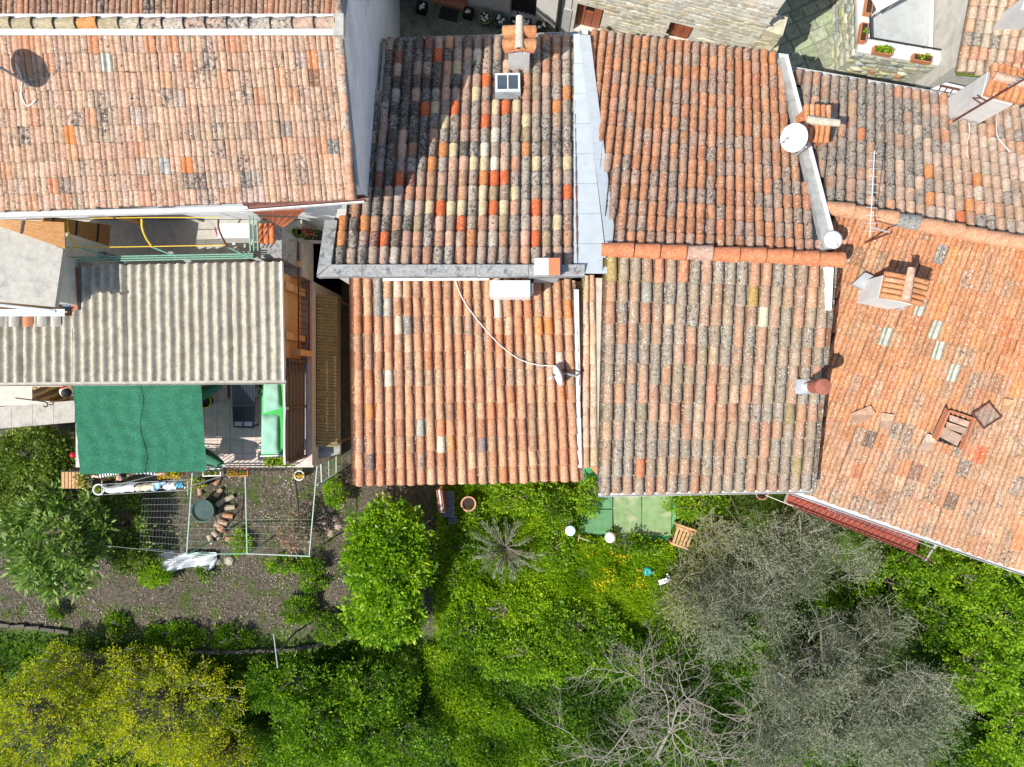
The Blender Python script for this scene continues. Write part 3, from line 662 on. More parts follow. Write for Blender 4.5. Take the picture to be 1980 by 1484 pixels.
gutter(hE_, P(1157,957,5.44), P(1572,949,5.44), M['gutter_white'], .05)
MB().slab([P(1597,516,7.17),P(1612,518,7.17),P(1608,600,6.88),P(1596,600,6.88)], .14).build('verge_flashing', M['white_paint'], hE_)
# flue pipe
fb = pDs.pt(1553,748)
fl = MB().lathe(fb-Vector((0,0,.1)), [(.075,0),(.075,.86),(.0,.86)], 14).build('flue', M['gutter_white'], hE_, True)
MB().lathe(fb+Vector((0,0,.5)), [(.0,0),(.13,0),(.13,.34),(.15,.36),(.15,.42),(0,.45)], 18).build('flue_cowl', M['flue_red'], fl)
MB().slab([pDs.pt(1534,734,.12),pDs.pt(1566,734,.12),pDs.pt(1566,762,.12),pDs.pt(1534,762,.12)], .1).build('flue_flashing', M['gutter_grey'], fl)

# ================================================================ HOUSE E: big orange roof turned to the right
hF = thing('tiled_house', 'large orange-tiled house turned askew, with white chimney, glass tiles and open hatch', 'house', (6.6, .8, .9))
walls(hF, [P(1622,424,6.45),P(2150,500,6.45),P(2100,1118,4.85),P(1572,940,4.82)], .2, M['plaster_ochre'])
pE = Patch((1600,396,6.72),(2223,506,6.72),(2000,1112,5.0),(1400,899,5.0))
E_pal = [(6,(0.594,0.306,0.16),.25),(5,(0.594,0.288,0.144),.2),(4,(0.564,0.333,0.192),.4),(.8,(0.614,0.234,0.096),.1),(1.2,(0.515,0.342,0.216),.6),(.3,(0.356,0.207,0.128),.5)]
E_pal2 = [(5,(0.574,0.351,0.216),.5),(4,(0.554,0.369,0.24),.6),(3,(0.574,0.306,0.176),.4),(1.2,(0.495,0.36,0.256),.75),(.5,(0.356,0.216,0.136),.5),(.7,(0.594,0.252,0.128),.2)]
pe1, pe2 = pick(E_pal, .3, (.95,.85,.78)), pick(E_pal2, .3, (.95,.87,.82))
def pE_pick(cx, cy, r, c): return (pe2 if (cy-700)/300+(cx-1700)/900+U(-.4,.4) > .3 else pe1)(cx, cy, r, c)
E_h = [(x, y, ('glass_tile',)) for x, y in ((1787,595),(1810,641),(1826,670),(1846,708),(1716,664))]+[(1830,600,(.68,.26,.1,.02)),(1802,568,(.66,.26,.11,.02)),(1748,720,(.68,.3,.13,.02)),(1890,672,(.68,.3,.13,.03)),(1680,850,(.2,.13,.1,.6)),(1890,895,(.62,.17,.08,.05)),(1770,910,(.3,.16,.11,.5)),(1840,975,(.24,.15,.1,.6)),(1955,760,(.62,.3,.12,.05)),(1845,480,(.68,.29,.12,.05)),(1815,475,(.36,.33,.29,.9))]
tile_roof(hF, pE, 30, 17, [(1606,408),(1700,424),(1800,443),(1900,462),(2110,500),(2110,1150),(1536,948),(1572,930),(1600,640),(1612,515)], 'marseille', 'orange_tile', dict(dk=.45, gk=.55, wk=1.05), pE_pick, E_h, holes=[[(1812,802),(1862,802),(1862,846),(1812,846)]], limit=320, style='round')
gutter(hF, P(1532,952,4.95), P(2110,1154,4.95), M['gutter_white'], .06)
MB().slab([P(1560,940,5.03),P(2100,1128,5.03),P(2100,1136,5.0),P(1552,946,5.0)], .03).build('eave_strip', M['gutter_grey'], hF)
hG = thing('tiled_house', 'house with crusty brown and grey lichen-covered tiles beside a tall white chimney', 'house', (7.4, 4.8, .9))
walls(hG, [P(1552,152,5.0),P(2130,236,5.0),P(2150,484,6.45),P(1620,404,6.45)], .2, M['plaster_white'])
pF = Patch((2120,488,6.74),(1516,384,6.74),(1535,142,5.2),(2074,230,5.2))
F_pal = [(4,(.44,.33,.25),.8),(3,(.46,.37,.3),.85),(2.5,(.5,.3,.21),.5),(1,(.55,.31,.19),.3)]
F_pal2 = [(3,(.6,.42,.31),.3),(3,(.56,.36,.25),.3),(2,(.62,.52,.42),.2),(1.5,(.42,.35,.28),.8),(1,(.62,.28,.14),.1)]
pf1, pf2 = pick(F_pal), pick(F_pal2)
def pF_pick(cx, cy, r, c): return (pf2 if (cx-1560)/330+(cy-140)/420+U(-.25,.25) > 1.05 else pf1)(cx, cy, r, c)
F_h = [(1668,262,(.6,.26,.13,.1)),(1798,330,(.66,.29,.12,.02)),(1803,380,(.68,.3,.13,.02)),(1878,400,(.68,.3,.13,.02)),(1863,425,(.62,.19,.09,.05)),(1890,350,(.66,.27,.12,.05)),(1745,180,(.58,.3,.18,.2)),(1825,260,(.6,.32,.2,.1))]
tile_roof(hG, pF, 31, 10, [(1540,144),(1832,192),(1832,238),(1890,242),(1935,203),(2110,228),(2140,480),(1900,453),(1800,435),(1700,416),(1602,400),(1560,250)], 'coppo', 'crusty_tile', dict(dk=.4, gk=.9, wk=.9, moss=(.22,.2,.1)), pF_pick, F_h, limit=310, wide=.88)
barrel_run(hF, [P(2150,502,6.8), P(1900,457,6.83), P(1800,438,6.83), P(1700,418,6.83), P(1603,402,6.83)], 13, .3, lambda i: (.62,.33,.2,.2) if i not in (9,) else (.3,.3,.29,.9), matrial=mD)
gutter(hG, P(1528,135,5.1), P(1836,188,5.1), M['gutter_white'], .075)
# chimneys of E, F
chE = chimney(hF, pE.pt(1692,572), .66, .42, 1.02, math.radians(-12), M['plaster_white'], 'y', 1.18, 5, rcol=(.64,.42,.32,.3), opening=False)
MB().slab([pE.pt(1640,552,.19),pE.pt(1664,530,.19),pE.pt(1746,566,.19),pE.pt(1738,602,.19)], .12).build('chimney_flashing', M['gutter_grey'], chE)
chimney(hG, pF.pt(1557,258), .46, .6, .5, math.radians(-4), M['terracotta'], 'x', 1.15, 5, rcol=(.6,.55,.45,.5))
chimney(hG, pF.pt(1860,216), .62, .5, 1.36, math.radians(-14), M['plaster_white'], 'x', 1.2, 6, rcol=(.62,.4,.32,.3), opening=False)
# ================================================================ NORTH SIDE OF THE STREET
FT = Vector((.9701,-.2425,0)); FN = Vector((-.2425,-.9701,0)); FO = Vector((-1.8,9.53,ZS))
def facade(parent, s0, s1, z0, z1, openings, mat, th=.3, depth=4.5):
    """front wall with real openings, plus the block behind it"""
    m = MB(); edges = sorted(openings); s = s0
    def bx(a, b, c, d):
        if b-a > .01 and d-c > .01: m.obox(FO+FT*a+Vector((0,0,c-ZS)), FT*(b-a), -FN*th, Vector((0,0,d-c)))
    for a, b, c, d in edges: bx(s, a, z0, z1); bx(a, b, z0, c); bx(a, b, d, z1); s = b
    bx(s, s1, z0, z1)
    m.obox(FO+FT*s0-FN*(th+.25)+Vector((0,0,z0-ZS)), FT*(s1-s0), -FN*depth, Vector((0,0,z1-z0)))
    m.obox(FO+FT*s0-FN*th+Vector((0,0,z1-.2-ZS)), FT*(s1-s0), -FN*.25, Vector((0,0,.2)))
    return m.build('wall', mat, parent)
def fs(px, py):
    p = on_plane(px, py, FO, FN); return (p-FO).dot(FT), p.z
hI = thing('stone_house', 'pale rubble-stone house across the lane with two small shuttered windows', 'house', FO+FT*5)
sI0 = fs(1112,40)[0]-.12; sI1 = (5.5+1.8)/.9701
ops = []
for bl, tr in (((1108,58),(1168,20)),((1281,79),(1345,55))):
    a, c = fs(*bl); b, d = fs(*tr); ops.append((max(a, sI0+.1), b, c, d))
facade(hI, sI0, sI1, ZS-.1, 8.2, ops, plain('pale_mortar', (.62,.6,.52), .95, .1, 9, stain=(.45,.42,.34), st=.5))
def in_open(c):
    s = (c-FO).dot(FT); return any(a-.12 < s < b+.12 and z0-.06 < c.z < z1+.06 for a, b, z0, z1 in ops)
stonework(hI, FO+FT*sI0, FT, sI1-sI0, ZS, 5.75, FN, .14, (.18,.5), [(.62,.6,.53),(.56,.55,.49),(.66,.62,.52),(.55,.5,.38)], .012, [in_open])
for a, b, c, d in ops:
    o = FO+FT*a+Vector((0,0,c-ZS))-FN*.2
    wd = MB().obox(o, FT*(b-a), -FN*.04, Vector((0,0,d-c))).build('window', M['black'], hI)
    for k in range(3):
        MB().obox(o+FT*(.02+(b-a-.04)*k/3)+FN*.032, FT*((b-a-.04)/3-.012), -FN*.03, Vector((0,0,(d-c)*(.55 if k == 1 else .8)))).build('shutter_board', M['wood_red'], wd)
    MB().obox(o+FN*.22-FT*.03-Vector((0,0,.03)), FT*(b-a+.06), -FN*.2, Vector((0,0,.028))).build('sill', M['concrete_pale'], wd)
# broken stone buttress at the corner
bt = thing('stone_buttress', 'broken stub of stone wall at the corner of the pale stone house', 'wall', FO+FT*(sI1+.3))
for k in range(9):
    z = ZS+k*.25; l = .62-.05*max(0, k-3)
    bm = MB().obox(FO+FT*(sI1+.004)+Vector((0,0,z-ZS))-FN*(.02*(k%2)), FT*(l+.05*((k*7)%3-1)), -FN*.4, Vector((0,0,.24)))
    bm.v = [v+Vector((U(-.02,.02),U(-.02,.02),0)) for v in bm.v]; o = bm.build('stone', M['stone'], bt); o.color = (.6,.55,.4,1)
# J: white rendered front
hJ = thing('white_house', 'white rendered house front behind a row of pots filled with white pebbles', 'house', FO+FT*1)
sJ = fs(760,0)[0]
opJ = []
for bl, tr in (((842,3),(897,-60)),((985,38),(1040,-30))):
    a, c = fs(*bl); b, d = fs(*tr); opJ.append((a, b, max(c, ZS+.02), d))
facade(hJ, sJ-2.4, sI0-.02, ZS-.1, 7.6, opJ, M['plaster_white'])
for k, (a, b, c, d) in enumerate(opJ):
    o = FO+FT*a+Vector((0,0,c-ZS))-FN*.22
    dr = MB().obox(o, FT*(b-a), -FN*.04, Vector((0,0,d-c))).build('door', M['wood_red'] if k == 0 else M['iron'], hJ)
    for q in range(6): MB().obox(o+FN*.03+FT*((b-a)*(q+.2)/6), FT*.03, -FN*.03, Vector((0,0,d-c))).build('door_batten', M['iron'], dr)
a, b, c, d = opJ[0]
MB().obox(FO+FT*(a-.05)+FN*.1, FT*(b-a+.1), -FN*.32, Vector((0,0,.1))).build('door_step', M['terracotta'], hJ)
s, _ = fs(1077,57)
MB().tube([FO+FT*s+FN*.06, FO+FT*s+FN*.06+Vector((0,0,4.8))], .045, 8).build('downpipe', M['iron'], hJ)
s2, _ = fs(1068, 55)
MB().obox(FO+FT*(s2+.12)+FN*.02+Vector((0,0,0)), FT*.3, -FN*.03, Vector((0,0,1.1))).build('wall_panel', M['render_grey'], hJ)

def lane_grate(px, py, w, d, label):
    c = P(px, py, ZS+.026); r = math.radians(-14)
    t = thing('floor_grate', label, 'grate', c)
    MB().box(c, (w, d, .02), r).build('plate', M['black'], t)
    m = MB(); X = Vector((math.cos(r), math.sin(r), 0)); Y = Vector((-math.sin(r), math.cos(r), 0))
    for k in range(9): m.obox(c+X*(-w/2+w*(k+.3)/9)-Y*d/2+Vector((0,0,.011)), X*.02, Y*d, (0,0,.012))
    for k in range(6): m.obox(c-X*w/2+Y*(-d/2+d*(k+.3)/6)+Vector((0,0,.011)), X*w, Y*.018, (0,0,.010))
    m.build('bars', M['iron'], t)
lane_grate(868, 28, .46, .3, 'black metal floor grate set in the lane paving')

def pebbles(parent, c, w, d, z, n, rnd=False, r=.033):
    m = MB()
    for k in range(n):
        for _ in range(20):
            x, y = U(-w/2+r, w/2-r), U(-d/2+r, d/2-r)
            if not rnd or x*x+y*y < (w/2-r)**2: break
        q = U(.75, 1.25)*r; m.lathe(Vector((c[0]+x, c[1]+y, z)), [(0,-q*.6),(q*.8,-q*.4),(q,0),(q*.7,q*.5),(0,q*.65)], 7)
    return m.build('pebbles', M['stone_white'], parent, True, kind='stuff')
def round_pot(px, py, z, r, h, mat, label, fill='pebbles', cat='pot', group=None, nm='flower_pot', rim=None, n=9):
    c = P(px, py, z+h); c.z = z; t = thing(nm, label, cat, c, group)
    MB().lathe(c, [(0,.0),(r*.72,0),(r*.96,h*.8),(r*1.06,h*.82),(r*1.06,h),(r*.9,h),(r*.84,h*.86),(0,h*.86)], 20).build('pot', mat, t, True)
    MB().lathe(c, [(0,h*.885),(r*.85,h*.88)], 14).build('soil', M['soil_pot'], t)
    if rim: MB().lathe(c, [(r*1.08,h*.9),(r*1.1,h*.96),(r*1.07,h*1.02),(r*.92,h*1.02),(r*.92,h*.98)], 20).build('rim', rim, t, True)
    if fill == 'pebbles': pebbles(t, c, r*1.7, r*1.7, z+h*.92, n, True)
    return t, c
def box_pot(px, py, z, w, d, h, rz, mat, label, fill='pebbles', n=8, group=None, nm='planter_box', cat='planter', wall=.018):
    c = P(px, py, z+h); c.z = z; t = thing(nm, label, cat, c, group)
    X = Vector((math.cos(rz), math.sin(rz), 0)); Y = Vector((-math.sin(rz), math.cos(rz), 0)); m = MB()
    m.obox(c-X*w/2-Y*d/2, X*w, Y*d, (0,0,wall))
    for o, a, b in ((-X*w/2-Y*d/2, X*w, Y*wall), (-X*w/2+Y*(d/2-wall), X*w, Y*wall), (-X*w/2-Y*(d/2-wall), X*wall, Y*(d-2*wall)), (X*(w/2-wall)-Y*(d/2-wall), X*wall, Y*(d-2*wall))):
        m.obox(c+o+Vector((0,0,wall)), a, b, (0,0,h-wall))
    m.build('box', mat, t)
    MB().obox(c-X*(w/2-wall)-Y*(d/2-wall)+Vector((0,0,wall)), X*(w-2*wall), Y*(d-2*wall), (0,0,h*.8)).build('soil', M['soil_pot'], t)
    if fill == 'pebbles': pebbles(t, c, w*.85, d*.8, z+h*.95, n)
    return t, c
M['pot_olive'] = plain('olive_glaze', (.16,.17,.05), .4, .15, 10, .5); M['pot_teal'] = plain('teal_glaze', (.02,.1,.09), .4, .15, 10, .5)
box_pot(815,11,ZS+.02,.24,.24,.24,-.24,M['black'],'square black pot of white pebbles beside the door step','pebbles',8)
box_pot(905,22,ZS+.02,.22,.22,.22,-.24,M['black'],'square black pot of white pebbles between the floor grate and round pots','pebbles',6)
round_pot(938,32,ZS+.02,.17,.26,M['pot_olive'],'round olive-green pot of white pebbles against the white house')
round_pot(966,37,ZS+.02,.16,.24,M['pot_teal'],'round dark teal pot of white pebbles against the white house')
box_pot(1007,43,ZS+.02,.52,.22,.22,-.12,M['black'],'long black planter of white pebbles in front of the white house','pebbles',24)
round_pot(1048,49,ZS+.02,.15,.26,M['plastic_dark'],'round dark pot of white pebbles beside the black downpipe',n=7)

# ---- terrace block and house at the upper right
hT = thing('stone_terrace', 'raised stone terrace with grey floor and white coping above the lane', 'terrace', (9, 8.5, ZS))
tw = [(8.03,7.74,3.36),(9.93,7.42,3.36),(10.1,12,3.36),(7.9,12,3.36)]
M['terr_mortar'] = plain('terrace_mortar', (.42,.42,.34), .95, .15, 9)
MB().prism(tw, 2.2).build('wall', M['terr_mortar'], hT)
MB().slab([(8.3,8.03,3.375),(9.9,7.76,3.375),(10.0,12,3.375),(8.2,12,3.375)], .02).build('floor', M['render_grey'], hT)
sd = (Vector((9.93,7.42,0))-Vector((8.03,7.74,0))); sl_ = sd.length; sd.normalize(); sn = Vector((sd.y,-sd.x,0))
if sn.y > 0: sn = -sn
wdv = (Vector((7.9,12,0))-Vector((8.03,7.74,0))).normalized(); wn = Vector((-wdv.y, wdv.x, 0))
if wn.x > 0: wn = -wn
MB().obox(Vector((8.03,7.74,3.62))+sn*.03, sd*sl_, -sn*.33, (0,0,.08)).build('coping', M['plaster_white'], hT)
MB().obox(Vector((8.03,7.74,3.622))-sn*.302+wn*.03, wdv*4, -wn*.3, (0,0,.078)).build('coping', M['plaster_white'], hT)
MB().obox(Vector((8.03,7.74,3.3)), sd*sl_, -sn*.28, (0,0,.318)).build('parapet', M['terr_mortar'], hT)
MB().obox(Vector((8.03,7.74,3.302))-sn*.282, wdv*4, -wn*.25, (0,0,.316)).build('parapet', M['terr_mortar'], hT)
MB().obox(Vector((9.75,7.78,3.376)), (.1,4,0), (.1,0,0), (0,0,.2)).build('coping', M['plaster_white'], hT)
mrl = MB()
a0 = Vector((8.03,7.74,0))-sn*.27-wn*.24
for hgt in (3.74,): mrl.tube([a0+Vector((0,0,hgt)), a0+sd*1.7+Vector((0,0,hgt))], .02, 6); mrl.tube([a0+Vector((0,0,hgt)), a0+wdv*3+Vector((0,0,hgt))], .02, 6)
for k in range(5): mrl.tube([a0+sd*(k*.42)+Vector((0,0,3.68)), a0+sd*(k*.42)+Vector((0,0,3.75))], .012, 4)
mrl.build('handrail', M['plastic_dark'], hT)
pal_t = [(.4,.42,.34),(.46,.46,.36),(.36,.38,.32),(.5,.5,.4),(.33,.37,.36),(.44,.44,.26)]
stonework(hT, (8.03,7.74,2.3), sd, sl_, 2.3, 3.6, sn, .13, (.2,.5), pal_t+[(.55,.27,.13)]*0, .045)
stonework(hT, Vector((8.03,7.74,2.3)), wdv, 2.6, 2.3, 3.6, wn, .15, (.18,.4), pal_t, .045)
for px, py in ((1687,135),(1736,145)):
    p = on_plane(px, py, (8.03,7.74,3), sn); o = MB().box(p+sn*.05, (.13,.06,.1), math.radians(-9)).build('brick', M['terracotta'], hT)
for px, py, r, lbl in ((1682,8,81,'terracotta planter of bare soil on the west coping, far from the corner'),(1671,62,81,'terracotta planter with a green sprout beside the coping corner'),(1709,97,-9,'terracotta planter full of yellow-green leaves on the south coping'),(1785,112,-9,'terracotta planter with sparse seedlings on the south coping')):
    t, c = box_pot(px, py, 3.7, .44, .16, .15, math.radians(r), M['terracotta'], lbl, None)
    if px == 1709: PL1 = (t, c)
    if px == 1785: PL2 = (t, c)
    if px == 1671: PL3 = (t, c)
tb = thing('patio_table', 'white square patio table on the grey terrace', 'table', P(1712,-14,3.38))
c = P(1712,-14,4.05); MB().box(c, (.7,.6,.03), .5).build('table_top', M['white_paint'], tb)
for sx_, sy_ in ((1,1),(1,-1),(-1,1),(-1,-1)):
    q = Matrix.Rotation(.5,3,'Z')@Vector((.28*sx_,.24*sy_,0)); MB().tube([c+q-Vector((0,0,.02)), Vector((c.x+q.x,c.y+q.y,3.38))], .018, 6).build('leg', M['white_paint'], tb)
hH = thing('tiled_house', 'house with weathered barrel tiles and a mossy eave gutter behind the terrace', 'house', (11.8, 9, ZS))
walls(hH, [(9.95,7.12,4.5),(14.6,6.7,4.5),(14.6,11,5.75),(9.95,11,5.75)], 2., M['plaster_grey'])
pH = Patch((1926,-263,5.95),(2250,-240,5.95),(2140,166,4.75),(1850,139,4.75))
tile_roof(hH, pH, 17, 15, [(1830,-300),(2300,-300),(2300,200),(1830,200)], 'coppo', 'weathered_tile', dict(dk=.35, gk=.6, wk=.5, moss=(.3,.3,.17)), pick([(3,(.5,.42,.32),.5),(3,(.54,.42,.32),.3),(2,(.58,.34,.22),.3),(1,(.56,.24,.14),.2),(1,(.4,.34,.26),.8)]), limit=80, wide=.92)
gt = gutter(hH, P(1846,144,4.68), P(2140,172,4.68), M['gutter_grey'], .06)
mm = MB()
for k in range(60):
    q = P(1850,143,4.68).lerp(P(2140,171,4.68), k/60); mm.lathe(q-Vector((0,0,.02)), [(.03,0),(.05,.02),(.03,U(.04,.06)),(0,.05)], 6)
mm.build('moss', M['moss'], gt, True, kind='stuff')
cb_ = pH.pt(1938,46); MB().obox(cb_-Vector((.2,.15,.3)), (.55,0,0), (.1,.3,0), (0,0,1.15)).build('chimney', M['plaster_white'], hH)
# low white wall with a small ladder rail between F's chimney and the terrace
lw = thing('white_wall', 'low white wall with rusty rail beside the tall white chimney', 'wall', P(1840,185,4))
MB().slab([P(1800,172,4.7),P(1900,190,4.7),P(1900,176,4.7),P(1830,160,4.7)], .9).build('wall', M['plaster_white'], lw)
rl = MB(); rl.tube([P(1818,166,4.95),P(1868,177,4.95)], .022, 6)
for k in range(5): q = P(1820,167,4.95).lerp(P(1866,177,4.95), k/4); rl.tube([q, q-Vector((.0,.12,.25))], .01, 4)
rl.build('rail', M['rust'], lw)

# ================================================================ ROOF FITTINGS (things of their own)
Z = Vector((0,0,1))
def sat_dish(name, label, base, centre, nrm, r, mat, lnb=.42, group=None, grey=None):
    base, centre, n = Vector(base), Vector(centre), Vector(nrm).normalized()
    t = thing(name, label, 'satellite dish', base, group)
    m = MB().lathe(centre, [(0,.0),(r*.35,.018*r/.3),(r*.7,.07*r/.3),(r,.14*r/.3),(r*1.02,.135*r/.3),(r*.98,.115*r/.3),(r*.7,.045*r/.3),(0,-.02)], 28, n)
    m.build('reflector', mat, t, True)
    side = n.cross(Z).normalized(); low = n.cross(side); low = low if low.z < 0 else -low
    tip = centre+n*lnb+low*r*.35; st = centre+low*r*.95+n*.12
    MB().tube([centre-n*.05, st, tip], .012, 6).build('arm', M['gutter_grey'], t)
    MB().tube([tip-n*.05, tip+n*.03], .03, 8).build('receiver', M['gutter_white'], t)
    MB().tube([base-Z*.05, Vector((base.x, base.y, centre.z-.02)), centre-n*.06], .02, 6).build('mast', M['gutter_grey'], t)
    return t
b = pA.pt(62,168); sat_dish('satellite_dish', 'grey satellite dish seen edge-on above the pinkish interlocking tiles', b, b+Vector((-.2,.02,.72)), (-.86,-.3,.36), .29, M['dish_grey'])
b = pC.pt(1112,728); sat_dish('satellite_dish', 'small white satellite dish on the verge of the salmon-tiled roof', b, b+Vector((-.3,.04,.3)), (-.9,-.3,.22), .21, M['dish'], .26)
b = P(1540,300,6.4); sat_dish('satellite_dish', 'round white satellite dish beside the terracotta chimney', b, b+Vector((-.2,.16,.5)), (-.66,-.2,.72), .255, M['dish'], .36)
def cable(name, label, pts, r=.008, mat=None):
    return centred(MB().tube(pts, r, 5).build(name, mat or M['cable'], None, True, label=label, cat='cable'))
def crv(pts, k=4):
    pts = [Vector(p) for p in pts]; out_ = []
    for i in range(len(pts)-1):
        p0, p1, p2, p3 = pts[max(i-1,0)], pts[i], pts[i+1], pts[min(i+2, len(pts)-1)]
        for j in range(k):
            t = j/k; out_.append(.5*((2*p1)+(p2-p0)*t+(2*p0-5*p1+4*p2-p3)*t*t+(3*p1-p0-3*p2+p3)*t**3))
    return out_+[pts[-1]]
cable('loose_cable', 'white cable hanging loose below the grey satellite dish', crv([pA.pt(38,128,.1),pA.pt(47,155,.06),pA.pt(46,185,.06),pA.pt(56,207,.06),pA.pt(70,202,.07),pA.pt(76,196,.1)]), .01)
cable('loose_cable', 'white cable snaking across the salmon tiles to the small dish', crv([pC.pt(882,546,.12),pC.pt(893,575,.12),pC.pt(913,606,.12),pC.pt(938,637,.12),pC.pt(965,666,.12),pC.pt(1000,693,.12),pC.pt(1038,706,.12),pC.pt(1082,708,.14)]), .011)
cable('loose_cable', 'pale cable running down the tiles below the tall white chimney', crv([pF.pt(1866,240,.12),pF.pt(1868,262,.11),pF.pt(1863,285,.11),pF.pt(1866,310,.1)]), .011)
cable('loose_cable', 'pale cable curling over the bright tiles right of the tall chimney', crv([pF.pt(1935,205,.12),pF.pt(1922,225,.11),pF.pt(1921,265,.11),pF.pt(1935,285,.11),pF.pt(1946,298,.11)]), .011)
# round white vent at the ridge end
vt = thing('roof_vent', 'round white vent cap at the end of the orange ridge', 'vent', P(1598,472,7.0))
vb = P(1598,470,6.9); MB().lathe(vb, [(.1,0),(.1,.3)], 14).build('pipe', M['gutter_grey'], vt, True)
MB().lathe(vb+Z*.27, [(.16,0),(.17,.03),(.12,.05),(.06,.035),(0,.03)], 20).build('cap', M['dish'], vt, True)
# air conditioner on B's back wall
ac = thing('air_conditioner', 'white air-conditioning box on the wall above the salmon tiles', 'air conditioner', (0,1.85,6.2))
MB().obox((-.42,1.64,6.36), (.76,0,0), (0,.3,0), (0,0,.52)).build('casing', M['white_paint'], ac)
MB().obox((.342,1.7,6.4), (.06,0,0), (0,.2,0), (0,0,.4)).build('valve_cover', M['gutter_grey'], ac)
for x in (-.3,.2): MB().obox((x,1.62,6.3), (.04,0,0), (0,.46,0), (0,0,.05)).build('bracket', M['gutter_grey'], ac)
# TV antennas
def yagi(parent, a, b, n, w, up):
    a, b = Vector(a), Vector(b); m = MB().tube([a, b], .01, 6); s = (b-a).normalized().cross(Vector(up)).normalized()
    m.build('boom', M['gutter_white'], parent)
    for k in range(n):
        q = a.lerp(b, (k+.3)/n); ww = w*(.6+.5*k/n); MB().tube([q-s*ww/2, q+s*ww/2], .005, 4).build('element', M['gutter_white'], parent)
an = thing('tv_antenna', 'long thin TV antenna above the lichen-crusted tiles and ridge', 'antenna', pE.pt(1672,470))
mb_ = pE.pt(1672,470); MB().tube([mb_, mb_+Z*1.0], .018, 6).build('mast', M['rust'], an)
yagi(an, P(1691,292,7.5), P(1682,458,7.5), 11, .22, Z)
MB().tube([mb_+Z*.95, P(1684,440,7.5)], .014, 6).build('clamp', M['gutter_grey'], an)
an2 = thing('tv_antenna', 'rusty antenna mast leaning out beside the tall white chimney', 'antenna', pF.pt(1838,238))
mb2 = pF.pt(1838,238); MB().tube([mb2-Z*.05, mb2+Z*2.6], .02, 8).build('mast', M['rust'], an2)
MB().lathe(mb2-Z*.03, [(.07,0),(.06,.1),(0,.12)], 10).build('foot', M['terracotta'], an2)
bk = MB(); q = mb2+Z*1.0
for z_ in (0,.14): bk.tube([q+Z*z_, q+Z*z_+Vector((-.18,.12,0))], .014, 5)
bk.tube([q+Vector((-.18,.12,0)), q+Vector((-.1,.06,.14)), q+Vector((-.18,.12,.14))], .012, 5); bk.build('wall_bracket', M['rust'], an2)
yagi(an2, mb2+Z*1.75+Vector((0,.02,0)), mb2+Z*2.5+Vector((.0,.02,0)), 7, .22, (0,1,.2))
# hatch and loose bits on E
hc = thing('roof_hatch', 'open terracotta roof hatch with tilted lid and loose tiles inside', 'hatch', pE.pt(1832,825))
def Ept(px, py, dz=0): return pE.pt(px, py, dz)
MB().slab([Ept(1788,844,.28),Ept(1812,788,.3),Ept(1830,796,.1),Ept(1808,852,.08)], .03).build('lid', M['terracotta'], hc)
MB().slab([Ept(1826,796,.06),Ept(1872,812,.06),Ept(1850,866,.06),Ept(1802,850,.06)], .05).build('opening', M['black'], hc)
fr = MB()
for a_, b_ in (((1826,794),(1874,810)),((1874,810),(1852,868)),((1826,794),(1802,850))):
    p, q = Ept(*a_), Ept(*b_); fr.obox(p, q-p, (.04,.01,0), (0,0,.16))
fr.build('frame', M['terracotta'], hc)
for q in ([(1830,802),(1866,815),(1862,826),(1826,813)],[(1824,815),(1862,828),(1858,840),(1820,827)],[(1816,824),(1852,842),(1842,862),(1808,844)]):
    MB().slab([Ept(x, y, .12+.02*i) for i, (x, y) in enumerate(q)], .02).build('loose_tile', M['cap_clay'], hc).color = (.6,.42,.32,.4)
lf = thing('window_frame', 'loose rectangular roof-window frame lying on the orange tiles', 'frame', Ept(1902,802))
cs = [Ept(1874,800,.1),Ept(1905,778,.12),Ept(1930,806,.1),Ept(1896,828,.1)]
MB().tube(cs+[cs[0]], .022, 6).build('frame', M['rust'], lf)
t = NT('thin_glass'); gb = t.bsdf((.3,.33,.33), .12, .6)
MB().slab([c-Z*.01 for c in cs], .006).build('glass', t.done(t.n('MixShader', {0: .85, 1: gb, 2: t.n('BsdfTransparent').outputs[0]}).outputs[0]), lf)
def loose_flat(pts, label, mat, dz=.09):
    o_ = centred(MB().slab([Ept(x, y, dz+.006*i) for i, (x, y) in enumerate(pts)], .025).build('loose_tile', M['cap_clay'], None, label=label, cat='roof tile')); o_.color = (*mat, .55); return o_
loose_flat([(1640,800),(1678,784),(1688,800),(1652,822)], 'loose terracotta tile lying crosswise left of the open hatch', (.5,.31,.21), .11)
loose_flat([(1700,798),(1724,802),(1716,832),(1696,826)], 'upturned tile beside the crosswise loose tile', (.55,.38,.27), .1)
loose_flat([(1788,838),(1806,845),(1790,875),(1770,866)], 'pale loose tile lying below the hatch lid', (.6,.44,.34), .1)
loose_flat([(1936,770),(1952,774),(1940,800),(1928,796)], 'smooth orange loose tile beside the loose window frame', (.6,.34,.18), .1)
# ================================================================ LOWER LEFT: corrugated roof, balcony, terrace
ZT = 3.7; ZB = 4.6
hK = thing('corrugated_house', 'low house with grey corrugated fibre-cement roof and ochre side wall', 'house', (-9, 1.2, .9))
walls(hK, [(-14,.2,5.2),(-4.87,.2,5.2),(-4.87,2.36,5.72),(-14,2.36,5.72)], .2, M['plaster_ochre'])
for y in (.95, 2.0): MB().obox((-4.869,y,3.6), (.1,0,0), (0,.16,0), (0,0,1.65)).build('pilaster', M['plaster_ochre'], hK)
t = NT('fibre_cement'); p = t.pos(); a = t.noise(p, 4, 5, .6); b_ = t.noise(p, 60, 4, .75)
c_ = t.mix(t.step(a, .3, .7), (.41,.372,.295), (.55,.508,.41))
c_ = t.mix(t.math('MULTIPLY', t.step(t.math('ADD', b_, t.math('MULTIPLY', t.noise(p, 9, 3), .5)), .7, .92), .7), c_, (.16,.145,.11))
